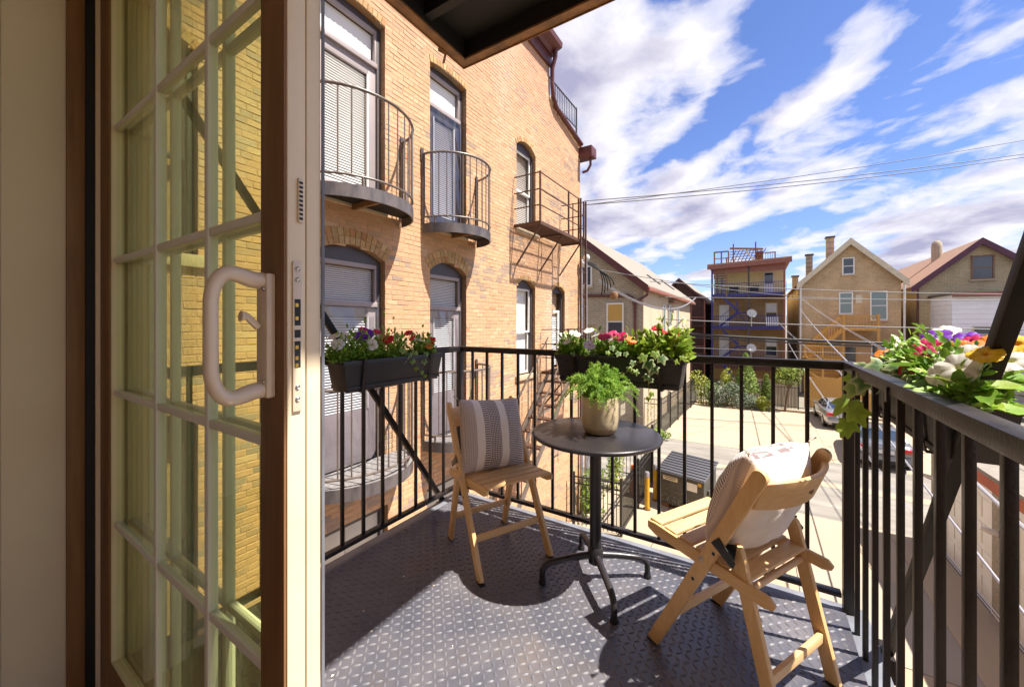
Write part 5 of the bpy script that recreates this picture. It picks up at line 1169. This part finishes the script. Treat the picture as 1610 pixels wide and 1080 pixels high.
for x in (5.6, 7.6): pbox('post', dk, x, x+.16, 38.95, 39.1, G, 2.0, M['deckw'])
for k in range(10): pbox('tread', dk, 3.55+k*.21, 3.80+k*.21, 39.1, 40.0, -1.35+k*.21, -1.30+k*.21, M['deckw'])
for y in (39.05, 40.05):
    dbar('stringer', (3.5, y, -1.45), (5.65, y, .85), .06, .28); dbar('handrail', (3.5, y, -.35), (5.6, y, 1.85), .07, .09)
    for k in range(12): MB().bar((3.6+k*.17, y, -1.3+k*.178), (3.6+k*.17, y, -.3+k*.178), .05, .05).build('baluster', M['deckw'], dk)
MB().bb(3.2, 5.6, 38.6, 40.9, -1.55, -1.4).build('landing', M['deckw'], dk); deckrail(3.2, 5.6, 38.65, -1.4)
MB().bb(5.6, 8.2, 38.6, 40.9, -2.9, -2.75).build('landing', M['deckw'], dk); deckrail(5.6, 8.2, 38.65, -2.75)
for x in (3.2, 4.3, 5.5, 8.1): pbox('post', dk, x, x+.14, 38.6, 38.74, G, -.3, M['deckw'])
dbar('stringer', (5.6, 38.5, -2.8), (4.0, 38.5, -4.4), .06, .28); dbar('brace', (3.3, 38.6, -2.4), (5.4, 38.6, -3.9), .06, .16)
for k in range(9): pbox('riser_board', dk, 3.3, 5.5, 39.6, 39.65, -4.4+k*.32, -4.14+k*.32, M['deckw'])
# --- plum-trimmed house with a white-sided addition
hD = thing('brick_house', (13.5, 50, G), 'tan brick house with plum gable trim and white sided rear addition', 'house')
DY = 41.5; gable(hD, 10.35, 17.0, DY, 62, 4.3, 7.25, M['bD'], 13.55)
roof2(hD, 10.35, 17.0, DY-.35, 62, 4.3, 7.25, M['shingt'], 13.55, oh=.4); bargeboard(hD, 10.35, 17.0, DY-.35, 4.3, 7.25, M['purple'], 13.55, oh=.4, h=.46, th=.12)
win(hD, 13.2, 14.15, 4.55, 6.1, DY, M['bracket_w'] if 'bracket_w' in M else M['lath'], M['glassd'])
for x, y, zt in ((12.9, 47, 8.3), (10.9, 53, 7.4)):
    MB().lathe([(.34, 4), (.34, zt-.5), (.30, zt-.15), (.16, zt)], 14, (x, y, 0)).build('chimney', M['bA'], hD, smooth=True)
AY = 37.6
MB().bb(11.05, 19.5, AY, DY-.01, G, 3.2).build('addition_wall', M['whited'], hD)
nz = 24; hz = (3.2-G)/nz
for k in range(8, nz):
    zb = G+k*hz; quadprism(MB(), [(11.03, AY-.035, zb), (19.52, AY-.035, zb), (19.52, AY-.008, zb+hz), (11.03, AY-.008, zb+hz)], (0, .008, 0)).build('siding_plank', M['siding'], hD, fixn=True)
    quadprism(MB(), [(11.015, AY-.03, zb), (11.015, DY, zb), (11.04, DY, zb+hz), (11.04, AY-.03, zb+hz)], (.008, 0, 0)).build('siding_plank', M['siding'], hD, fixn=True)
MB().bb(10.9, 19.7, AY-.3, DY-.02, 3.2, 3.34).build('addition_roof', M['charcoal'], hD); MB().bb(10.95, 19.65, AY-.34, AY-.301, 3.04, 3.34).build('fascia', M['rose'], hD)
pbox('corner_downspout', hD, 10.3, 10.42, DY-.1, DY-.01, G, 4.2, M['maroon'])
win(hD, 12.0, 13.0, .62, 1.05, AY-.03, M['cream'], M['glassd'], split=False, fw=.06)
win(hD, 16.0, 16.9, .95, 2.35, AY-.03, M['cream'], M['glassd'], fw=.1)
pbox('air_conditioner', hD, 16.1, 16.8, AY-.5, AY-.08, .96, 1.42, M['white']); pbox('grille', hD, 16.25, 16.65, AY-.51, AY-.501, 1.02, 1.36, M['zinc'])
pbox('cable_box', hD, 14.6, 14.7, AY-.1, AY-.04, 1.9, 2.9, M['maroon'])
for x, lb in ((12.0, 'dark red brick pier with stone cap below the small louvred window'), (15.2, 'dark red brick pier with stone cap below the window air conditioner')):
    pr = thing('brick_pier', (x, 36.2, G), lb, 'pier', 'brick piers by the white addition'); local(pr)
    MB().bb(-.75, .75, -.4, .4, 0, 4.75).build('shaft', M['redbrick'], pr); MB().bb(-.88, .88, -.5, .5, 4.75, 4.9).build('cap', M['rose'], pr, bevel=.02)
lt = thing('lattice_fence', (13.6, 36.3, G), 'dark diamond lattice fence between the red brick piers', 'fence')
for k in range(14):
    MB().bar((12.75+k*.13-.3, 36.3, -.9), (12.75+k*.13+.3, 36.3, .15), .02, .035).build('lath', M['lath'], lt); MB().bar((12.75+k*.13+.3, 36.33, -.9), (12.75+k*.13-.3, 36.33, .15), .02, .035).build('lath', M['lath'], lt)
# far roofs between the houses and a distant ground line
for x, y, w_, h_, lb in ((26, 44, 9, 9.6, 'plain tan brick house standing beyond the plum-trimmed house'), (-16, 52, 7, 10.5, 'plain brown brick flat-roofed house behind the tan house')):
    f = thing('brick_house', (x, y, G), lb, 'house'); MB().bb(x-w_/2, x+w_/2, y, y+10, G, G+h_).build('wall', M['bD'], f); MB().bb(x-w_/2-.1, x+w_/2+.1, y-.1, y+10.1, G+h_, G+h_+.25).build('coping', M['sillst'], f)
    for k in range(2): win(f, x-w_/2+1.2+k*3, x-w_/2+2.2+k*3, 1.0, 2.8, y, M['white'], M['glassd'])
# ================================================================ lot fences, garages, cars, dumpster, wires, shrubs
def iron_fence(p, q, h, label, step=.13, rails=(.15, .85, .98), spikes=False, cat='fence', mat_=None):
    mat_ = mat_ or M['iron']; p, q = Vector(p), Vector(q); t = thing('iron_fence', p, label, cat); d = q-p; n = max(2, int(d.length/step))
    for r in rails: MB().bar(p+Vector((0, 0, h*r)), q+Vector((0, 0, h*r)), .03, .035).build('rail', mat_, t)
    pk = MB().bb(-.009, .009, -.009, .009, .06, h).mesh('picket', mat_)
    for k in range(n+1): inst('picket', pk, t, p+d*(k/n))
    m = max(1, round(d.length/2.2)); ps = MB().bb(-.032, .032, -.032, .032, 0, h+.1).mesh('post', mat_)
    for k in range(m+1): inst('post', ps, t, p+d*(k/m)+Vector((.0, 0, 0)))
    return t
iron_fence((-4.15, 20.8, G), (-3.75, 31.0, G), 1.9, 'black iron fence along the side of the tan house lot', .16)
iron_fence((-4.15, 20.75, G), (-9.0, 20.75, G), 1.9, 'black iron fence in front of the tan house gable', .16)
iron_fence((-3.7, 31.5, G), (2.3, 31.5, G), 1.8, 'black iron fence behind the shrubs at the end of the lot', .18)
iron_fence((-4.4, 14.1, G), (-3.1, 14.1, G), 2.1, 'tall black iron gate beside the conduits, with a small sign', .12, cat='gate')
iron_fence((-3.15, 14.1, G), (-3.1, 10.4, G), 1.45, 'spiked black iron fence by the yellow bollards', .10, (.12, .8, .92))
iron_fence((-3.1, 10.38, G), (-4.4, 10.2, G), 1.45, 'low black iron fence crossing the gangway', .11)
sg = thing('sign', (-4.0, 14.05, G+1.35), 'small dark plate sign fixed to the tall iron gate', 'sign'); MB().bb(-4.1, -3.85, 14.03, 14.06, G+1.2, G+1.65).build('plate', M['charcoal'], sg)
for z in (1.30, 1.42, 1.54): pbox('text_line', sg, -4.07, -3.88, 14.026, 14.0298, G+z-.015, G+z+.015, M['whited'])
M['yellow'] = mat('yellow_bollard_paint', (.62, .36, .02), .5, col2=(.5, .28, .02), ns=6)
for x, y, lb in ((-2.88, 12.35, 'yellow steel bollard standing nearer the spiked fence'), (-2.80, 13.15, 'yellow steel bollard standing nearer the alley')):
    bo = thing('bollard', (x, y, G), lb, 'bollard', 'yellow bollards'); local(bo)
    MB().lathe([(.075, .0), (.075, 1.12)], 14).build('post', M['yellow'], bo, smooth=True); MB().lathe([(.078, 1.0), (.078, 1.12), (.06, 1.16), (.0, 1.17)], 14, capt=False).build('cap', M['zinc'], bo, smooth=True); MB().lathe([(.11, .0), (.11, .03)], 14).build('base', M['rustedge'], bo)
cn = thing('safety_barrier', (-3.45, 13.0, G), 'folded orange safety barrier behind the spiked iron fence', 'barrier'); local(cn)  # folded barrier panel on a foot, not a cone
M['orange'] = mat('orange_plastic', (.55, .10, .02), .5); MB().prism([(-.16, 0), (.16, 0), (.09, 1.05), (-.09, 1.05)], lambda u, v, w: (u, w, v), -.03, .03).build('panel', M['orange'], cn, fixn=True); MB().bb(-.26, .26, -.12, .12, 0, .06).build('foot', M['iron'], cn)
# dumpster
M['dump'] = mat('dark_olive_dumpster_steel', (.05, .048, .04), .55, col2=(.075, .07, .06), ns=5, bump=.15)
M['lid'] = mat('grey_plastic_lid', (.085, .085, .095), .5); M['chips'] = mat('scuffed_bare_steel', (.38, .36, .32), .6)
du = thing('dumpster', (-1.85, 13.2, G), 'dark steel dumpster with ribbed grey lid and notice stickers', 'dumpster', rz=rad(-14)); local(du)
MB().prism([(-.5, .12), (.5, .12), (.5, 1.38), (-.5, 1.10)], lambda u, v, w: (w, u, v), -.68, .68).build('body', M['dump'], du, bevel=.015, fixn=True)
def lidz(y): return 1.125+(y+.5)*.28
MB().prism([(-.60, lidz(-.60)), (.56, lidz(.56)), (.56, lidz(.56)+.035), (-.60, lidz(-.60)+.035)], lambda u, v, w: (w, u, v), -.74, .74).build('lid', M['lid'], du, bevel=.01, fixn=True)
for k in range(9):
    y = -.54+k*.13; MB().box((0, y, lidz(y)+.047), (1.44, .075, .03), Matrix.Rotation(atan2(.28, 1), 3, 'X')).build('lid_rib', M['lid'], du, bevel=.01)
for x, z, w, h, m_ in ((-.32, .93, .46, .13, 'cream'), (.34, .85, .30, .24, 'white'), (.56, .98, .1, .1, 'yellow')):
    st_ = pbox('sticker', du, x-w/2, x+w/2, -.506, -.5012, z-h/2, z+h/2, M[m_])
for k, wd in enumerate((.36, .30)): pbox('sticker_text', du, -.32-wd/2, -.32+wd/2, -.5085, -.5065, .955-k*.05, .975-k*.05, M['maroon'])
cr = random.Random(9); ch = MB()
for k in range(170):
    x = cr.uniform(-.66, .66); z = .14+abs(cr.gauss(0, .16)); s = cr.uniform(.006, .016); ch.add([(x-s, -.503, z), (x, -.503, z-s*.6), (x+s, -.503, z), (x, -.503, z+s)], [(0, 1, 2, 3)])
tag(ch.build('paint_chips', M['chips'], du), kind='stuff')
for x in (-.5, .5): MB().bb(x-.1, x+.1, -.45, .45, 0, .119).build('skid', M['rustedge'], du)
for s in (-1, 1): MB().bb(s*.681, s*.74, -.25, .25, .62, .78).build('lift_pocket', M['dump'], du, bevel=.01) if s > 0 else MB().bb(-.74, -.681, -.25, .25, .62, .78).build('lift_pocket', M['dump'], du, bevel=.01)
# garages at the right
M['stone'] = mat('pebble_dash_pier', (.36, .30, .22), .9, col2=(.22, .18, .13), ns=22, bump=.5, bs=60); M['gdoor'] = mat('ivory_garage_door', (.76, .72, .64), .5, col2=(.71, .67, .59), ns=2); M['terra'] = mat('terracotta_fascia', (.42, .10, .04), .7, col2=(.33, .08, .035), ns=4)
ga = thing('garage', (6, 10, G), 'row of garages with ivory panelled doors, pebble piers and terracotta fascia', 'garage'); GX = 3.95
MB().bb(GX+.05, 10.5, 1.2, 14.6, G, -2.03).build('wall', M['whited'], ga); MB().bb(GX-.08, 10.6, 1.1, 14.7, -2.03, -1.78).build('fascia', M['terra'], ga); MB().bb(GX-.12, 10.7, 1.0, 14.8, -1.78, -1.70).build('roof', M['shing'], ga)
y = 14.55
for k in range(4):
    MB().bb(GX-.06, GX+.049, y-.62, y, G, -2.052).build('pier', M['stone'], ga)
    ya, yb = y-.62-2.5, y-.62
    for q in ((ya, ya+.12, G, -2.2), (yb-.12, yb, G, -2.2), (ya, yb, -2.2, -2.055)): MB().bb(GX-.03, GX+.045, *q).build('door_frame', M['white'], ga, bevel=.008)
    dr = MB().bb(GX+.02, GX+.045, ya+.121, yb-.121, G+.02, -2.201).build('garage_door', M['gdoor'], ga)
    for r in range(4):
        for c in range(5):
            w_ = (yb-ya-.30)/5; MB().bb(GX+.005, GX+.0195, ya+.15+c*w_+.03, ya+.15+(c+1)*w_-.03, G+.1+r*.54, G+.52+r*.54).build('raised_panel', M['gdoor'], dr, bevel=.012)
    lp = thing('wall_lamp', (GX-.06, y-.31, -2.75), 'white wall lamp with dark mount on a garage pier', 'lamp', 'garage pier lamps'); local(lp)
    MB().lathe([(.05, 0), (.05, .03)], 12).build('mount', M['iron'], lp); lp.children[0].rotation_euler = (0, -pi/2, 0)
    MB().tube([(-.02, 0, 0), (-.10, 0, .02), (-.26, 0, .07)], [.045, .06, .04], 10).build('shade', M['white'], lp, smooth=True)
    y = ya
pbox('apron', ga, GX-.9, GX-.05, 1.2, 14.5, G+.004, G+.02, M['conc3'])
# cars
def car(loc, rz, label, paint, hatch=False):
    t = thing('parked_car', loc, label, 'car', 'cars parked on the lot', rz); local(t)       # local +y is forward, origin at ground under rear bumper
    Lc, Wc = 4.5, .89
    prof = [(0.02, .55, .32), (.0, .62, .80), (.06, .66, .98), (.30, .70, 1.02), (.75, .72, 1.04), (1.15, .64, 1.30), (1.55, .58, 1.42), (2.2, .57, 1.44), (2.7, .60, 1.34), (3.25, .70, 1.00), (3.8, .70, .92), (4.3, .62, .78), (4.48, .5, .55), (4.46, .5, .32)]
    body = []; sec = [(0.0, .42, .80), (.10, .80, .98), (.30, .86, 1.02), (.80, .89, 1.03), (1.6, .90, .99), (2.6, .90, .97), (3.3, .89, .95), (3.9, .86, .86), (4.3, .78, .76), (4.5, .60, .62)]
    rings = []
    for yy, w, zt in sec:
        rings.append([(-w*.93, yy, .28), (-w, yy, .45), (-w, yy, zt-.22), (-w*.95, yy, zt-.05), (-w*.80, yy, zt), (0, yy, zt+.02), (w*.80, yy, zt), (w*.95, yy, zt-.05), (w, yy, zt-.22), (w, yy, .45), (w*.93, yy, .28)])
    rings[0] = [(p[0]/.42*.78, .02, p[2]*.98+.02) for p in rings[0]]
    m = MB(); m.grid(rings); m.add(rings[0], [tuple(range(11))]); m.add(rings[-1], [tuple(range(10, -1, -1))])
    m.build('body', paint, t, smooth=True, ang=50, fixn=True)
    cab = [(.62 if not hatch else .25, .76, 1.01), (1.15 if not hatch else .55, .62, 1.36), (1.7, .60, 1.43), (2.3, .60, 1.42), (2.75, .63, 1.30), (3.30, .76, .97)]
    gl = [[(-w, yy, 1.0 if yy > .5 else 1.0), (-w*.97, yy, (1.0+z)/2), (-w*.90, yy, z-.02), (0, yy, z), (w*.90, yy, z-.02), (w*.97, yy, (1.0+z)/2), (w, yy, 1.0)] for yy, w, z in cab]
    g = MB(); g.grid(gl); g.build('greenhouse', M['glassd'], t, smooth=True, ang=45, fixn=True)
    rf = [[(-w*.90, yy, z-.012), (-w*.5, yy, z+.004), (0, yy, z+.010), (w*.5, yy, z+.004), (w*.90, yy, z-.012)] for yy, w, z in cab[1:5]]
    MB().grid(rf).build('roof', paint, t, smooth=True, ang=60, fixn=True)
    for s in (-1, 1):
        for (ya, wa, za), (yb, wb, zb) in ((cab[0], cab[1]), (cab[4], cab[5])): MB().bar((s*wa*.96, ya, za), (s*wb*.93, yb, zb), .06, .05).build('pillar', paint, t)
        MB().bar((s*.64, 1.95, 1.40), (s*.75, 1.95, 1.0), .07, .05).build('pillar', paint, t)
        for yy in (.85, 3.60):
            wh = MB().lathe([(.20, -.10), (.31, -.09), (.325, -.05), (.325, .05), (.31, .09), (.20, .10)], 22); R = Matrix.Rotation(pi/2, 3, 'Y'); wh.v = [R @ p+Vector((s*.80, yy, .325)) for p in wh.v]
            wo = wh.build('wheel', M['gasket'], t, smooth=True); rm = MB().lathe([(.0, .0), (.06, .02), (.19, .0), (.20, -.03)], 18, capb=False, capt=False); R2 = Matrix.Rotation(s*pi/2, 3, 'Y'); rm.v = [R2 @ p+Vector((s*.905, yy, .325)) for p in rm.v]; rm.build('rim', M['zinc'], wo, smooth=True)
        MB().box((s*.66, .035, .83), (.36, .10, .17), Matrix.Rotation(s*.12, 3, 'Z')).build('tail_light', M['redlamp'], t, bevel=.03)
        MB().box((s*.95, 2.75, 1.03), (.16, .1, .12)).build('mirror', paint, t, bevel=.03)
    MB().bb(-.80, .80, -.05, .10, .40, .62).build('rear_bumper', paint, t, bevel=.05); MB().bb(-.60, .60, -.045, .05, .28, .399).build('lower_valance', M['gasket'], t, bevel=.02)
    MB().bb(-.26, .26, -.012, .015, .66, .79).build('number_plate', M['white'], t, bevel=.004); MB().bb(-.45, .45, -.008, .02, .885, .91).build('trunk_trim', M['zinc'], t, bevel=.005)
    return t
M['redlamp'] = mat('red_tail_lamp', (.55, .01, .01), .15, coat=.6); M['silver'] = mat('silver_car_paint', (.36, .37, .40), .26, metal=.5, coat=.7); M['slate'] = mat('slate_grey_car_paint', (.19, .20, .22), .25, metal=.4, coat=.8)
car((4.25, 20.6, G), rad(-3), 'slate grey sedan parked with its tail towards the alley', M['slate'])
car((4.05, 27.0, G), rad(2), 'silver sedan parked in front of the slate grey one', M['silver'])
# wood fence behind the cars
wf = thing('board_fence', (4.4, 33.2, G), 'honey-coloured vertical board fence behind the parked cars', 'fence')
for k in range(34): pbox('board', wf, 2.75+k*.15, 2.89+k*.15, 33.2, 33.225, G+.02, G+2.15+random.uniform(-.02, .02), M['deckw'])
for z in (.4, 1.7): pbox('rail', wf, 2.75, 7.9, 33.226, 33.28, G+z, G+z+.1, M['deckw'])
wf2 = thing('board_fence', (.8, 32.6, G), 'pale grey-tan board fence behind the clipped tree', 'fence')
for k in range(26): pbox('board', wf2, -1.55+k*.15, -1.41+k*.15, 32.6, 32.62, G+.02, G+1.85+random.uniform(-.02, .02), M['lathp'] if 'lathp' in M else M['sillst'])
# shrubs and small trees at the end of the lot
M['shrub'] = attrmat('shrub_leaf', .6, .0, 20, trans=.25); M['bark'] = mat('brown_bark', (.16, .09, .05), .9, col2=(.10, .06, .035), ns=20, bump=.5)
def blob(t, rs, c, r, n, s, cols, name='crown'):
    m = MB(); m.c = []
    lobes = [(Vector((rs.gauss(0, .35)*r[0], rs.gauss(0, .35)*r[1], rs.gauss(0, .4)*r[2])), rs.uniform(.45, .75)) for _ in range(9)]
    for k in range(n):
        lo_, f = rs.choice(lobes); d = Vector((rs.gauss(0, 1), rs.gauss(0, 1), rs.gauss(0, 1))).normalized()*rs.uniform(.55, 1)**.5*f
        p = Vector(c)+lo_+Vector((d.x*r[0], d.y*r[1], d.z*r[2])); a = Vector((rs.gauss(0, 1), rs.gauss(0, 1), rs.gauss(0, 1))).normalized(); b_ = a.orthogonal().normalized(); q = s*rs.uniform(.6, 1.3)
        col = Vector(rs.choice(cols))*rs.uniform(.7, 1.2); m.add([p-a*q, p+b_*q*.45, p+a*q, p-b_*q*.45], [(0, 1, 2, 3)]); m.c += [col]*4
    return tag(m.build(name, M['shrub'], t), kind='stuff')
GRN = [(.17, .27, .03), (.24, .33, .04), (.12, .20, .03)]; GRY = [(.16, .20, .13), (.22, .26, .18), (.12, .17, .08)]; YLW = [(.34, .36, .03), (.27, .32, .03)]
sr = random.Random(17)
for k, (x, y, h, w_, cols, lb) in enumerate(((-3.35, 30.6, 1.9, .5, YLW, 'yellow-green upright shrub in the corner by the iron fence'), (-2.75, 30.5, 1.7, .45, GRN, 'green upright shrub next to the corner shrub'), (-2.3, 30.4, 1.45, .7, GRY, 'silvery bush in the lot border, left of the tall one'),
        (-1.45, 30.5, 1.55, .8, GRY, 'tall silvery bush in the middle of the lot border'), (-.55, 30.5, 1.1, .7, GRY, 'low silvery bush beside the clipped green tree'), (-1.75, 31.0, 2.2, .5, YLW, 'yellow-green shrub rising behind the silvery bushes'), (.35, 30.6, .75, .45, YLW, 'small yellow-green shrub at the kerb below the twisted tree'))):
    t = thing('shrub', (x, y, G), lb, 'shrub', 'shrubs along the lot border'); blob(t, sr, (x, y, G+h*.52), (w_, w_*.6, h*.55), 900, .075, cols)
    for j in range(4): MB().tube([(x, y, G), (x+sr.uniform(-.2, .2)*w_, y, G+h*.4), (x+sr.uniform(-.5, .5)*w_, y, G+h*.75)], .015, 5).build('stem', M['bark'], t)
for x, y, hz, r, cols, lb, shape in ((-.65, 31.2, 3.0, .85, GRN, 'dense green tree with pointed top in front of the navy porch', 'cone'), (1.75, 31.0, 2.5, .75, YLW+GRN, 'small twisted tree with open yellow-green crown at the lot end', 'open'), (.55, 31.3, 1.9, .35, GRN, 'thin pointed evergreen by the pale board fence', 'cone')):
    t = thing('small_tree', (x, y, G), lb, 'tree', 'small trees at the lot end')
    if shape == 'cone':
        m = MB(); m.c = []; n = int(2600*r)
        for k in range(n):
            f = sr.random()**1.3; a = sr.uniform(0, 2*pi); rr_ = r*(1-f)**.8*sr.uniform(.55, 1.05)+.03; p = Vector((x+rr_*cos(a), y+rr_*sin(a)*.8, G+hz*.35+f*(hz*.9))); aa = Vector((sr.gauss(0, 1), sr.gauss(0, 1), sr.gauss(0, 1))).normalized(); bb_ = aa.orthogonal().normalized(); q = .08*sr.uniform(.6, 1.3)
            m.add([p-aa*q, p+bb_*q*.45, p+aa*q, p-bb_*q*.45], [(0, 1, 2, 3)]); m.c += [Vector(sr.choice(cols))*sr.uniform(.6, 1.2)]*4
        tag(m.build('crown', M['shrub'], t), kind='stuff')
    else: blob(t, sr, (x+.1, y, G+hz), (r, r*.7, .75), 1500, .075, cols)
    MB().tube([(x-.2, y, G), (x-.1, y, G+hz*.4), (x+.05, y, G+hz*.7), (x, y, G+hz)], [.07, .06, .05, .03], 7).build('trunk', M['bark'], t, smooth=True)
    if shape == 'open':
        for sx in (-.35, .3, .5): MB().tube([(x+.0, y, G+hz*.6), (x+sx*.6, y, G+hz*.8), (x+sx, y, G+hz*1.05)], [.035, .025, .012], 6).build('limb', M['bark'], t, smooth=True)
for x, y, h, w_, cols, lb in ((-4.25, 13.2, 1.5, .35, YLW+GRN, 'leafy climber behind the tall iron gate'), (-4.0, 10.8, 1.3, .4, GRN, 'green bush in the gangway behind the low iron fence'), (-4.0, 20.2, .4, .3, GRN, 'weed tuft at the foot of the fence by the alley'), (-5.2, 21.6, 2.4, .6, YLW, 'climbing shrub against the tan house gable')):
    t = thing('shrub', (x, y, G), lb, 'shrub'); blob(t, sr, (x, y, G+h*.55), (w_, w_, h*.55), 700, .06, cols)
    MB().tube([(x, y, G), (x+.05, y, G+h*.7)], .015, 5).build('stem', M['bark'], t)
# pipes down the brick corner by the gate
for x, y, lb in ((-4.45, 11.55, 'bent grey pipe rising beside the tall iron gate, close to the bricks'), (-4.35, 11.75, 'bent grey pipe rising beside the tall iron gate, further from the bricks')):
    pp = thing('drain_pipe', (x, y, G), lb, 'pipe', 'bent pipes by the gate')
    MB().tube([(x, y, 1.0), (x, y, -2.4), (x+.05, y-.15, -2.9), (x+.05, y-.5, -3.4), (x, y-.6, G)], .05, 8).build('pipe', M['zinc'], pp, smooth=True)
# overhead wires
M['wire'] = mat('grey_overhead_cable', (.16, .155, .16), .6); M['wireb'] = mat('black_overhead_cable', (.02, .02, .022), .6); M['wirew'] = mat('pale_insulated_drop_cable', (.42, .42, .47), .4)
def wire(p, q, sag, r, m, label, n=1, sep=.05):
    p, q = Vector(p), Vector(q); t = thing('overhead_wire', p, label, 'wire')
    for j in range(n):
        o = Vector((0, 0, sep*j*(1 if j % 2 else -1)))
        MB().tube([p.lerp(q, k/18)+o-Vector((0, 0, sag*4*(k/18)*(1-k/18))) for k in range(19)], r, 5).build('strand', m, t, smooth=True)
wire((-4.4, 11.0, 4.83), (22.5, 33.5, 12.2), .45, .012, M['wire'], 'single thin wire crossing the open sky above the paired wires')
wire((-4.4, 11.0, 4.83), (22.5, 33.5, 11.1), .55, .014, M['wire'], 'pair of thin wires crossing the open sky from the brick corner', 2, .12)
wire((-5.0, 22.0, 3.6), (26, 36, 2.9), .55, .022, M['wire'], 'grey wire crossing in front of the top navy porch', 1)
wire((-6, 24.0, 2.9), (26, 34, 1.9), .0, .02, M['wire'], 'grey wire crossing below the top navy porch and gable window')
wire((-8, 24, 1.75), (24, 34, 1.0), .35, .03, M['wire'], 'grey wire level with the wooden landing of the deck')
wire((-9, 24, 1.0), (24, 33, .25), .5, .045, M['wireb'], 'thick black cable bundle just above the front railing', 3, .07)
wire((-9, 26, -.1), (22, 34, -.2), .3, .015, M['wire'], 'thin grey wire crossing the lower navy porch')
wire((-4.1, 11.4, 2.55), (-4.0, 33, 3.3), .9, .025, M['zinc'], 'sagging silver cable from the conduits past the tan house', 2, .05)
wire((-4.1, 11.3, 2.9), (6, 34, 3.0), .3, .012, M['wire'], 'thin wire from the conduits towards the apartment porch')
for (a, b_, lb) in (((1.55, 40.5, 1.4), (4.6, 12, -2.0), 'pale drop cable slanting from the navy porch to the garages'), ((3.0, 40.8, 3.6), (5.2, 9.0, -1.2), 'pale double drop cable slanting down past the deck to the garages'), ((2.2, 40.8, -.2), (3.2, 7.0, -3.4), 'pale drop cable slanting low across the parked cars')):
    wire(a, b_, .5, .008, M['wirew'], lb, 2, .07)
wire((3.05, 40.8, 2.6), (2.55, 5.0, -1.25), .3, .012, M['wirew'], 'thin pale cable running down between the balusters', 2, .035)
wire((3.3, 24, -1.0), (2.55, 4.5, -2.3), .1, .011, M['wirew'], 'thin pale cable low over the driveway', 2, .03)
# lint: fallen petals on the tread plate
M['petalw'] = mat('dry_petal', (.60, .52, .42), .8); pr_ = random.Random(4)
for k, (x, y) in enumerate(((-1.28, 1.33), (-1.42, 1.05), (-.98, 1.12), (-.72, 1.02), (-.88, .95), (-1.25, .80), (-1.10, .78), (-.60, 1.25), (-1.45, 1.30), (-1.0, .80), (-.40, 1.0), (-1.30, 1.00))):
    f = thing('fallen_petal', (x, y, .004), 'small dry petal lying on the steel tread plate', 'petal', 'petals fallen on the balcony floor'); local(f)
    s = pr_.uniform(.004, .009); MB().add([(-s, 0, 0), (0, -s*.6, .002), (s, 0, .001), (0, s*.7, .003)], [(0, 1, 2, 3)]).build('blade', M['petalw'], f); f.rotation_euler = (0, 0, pr_.uniform(0, 6))
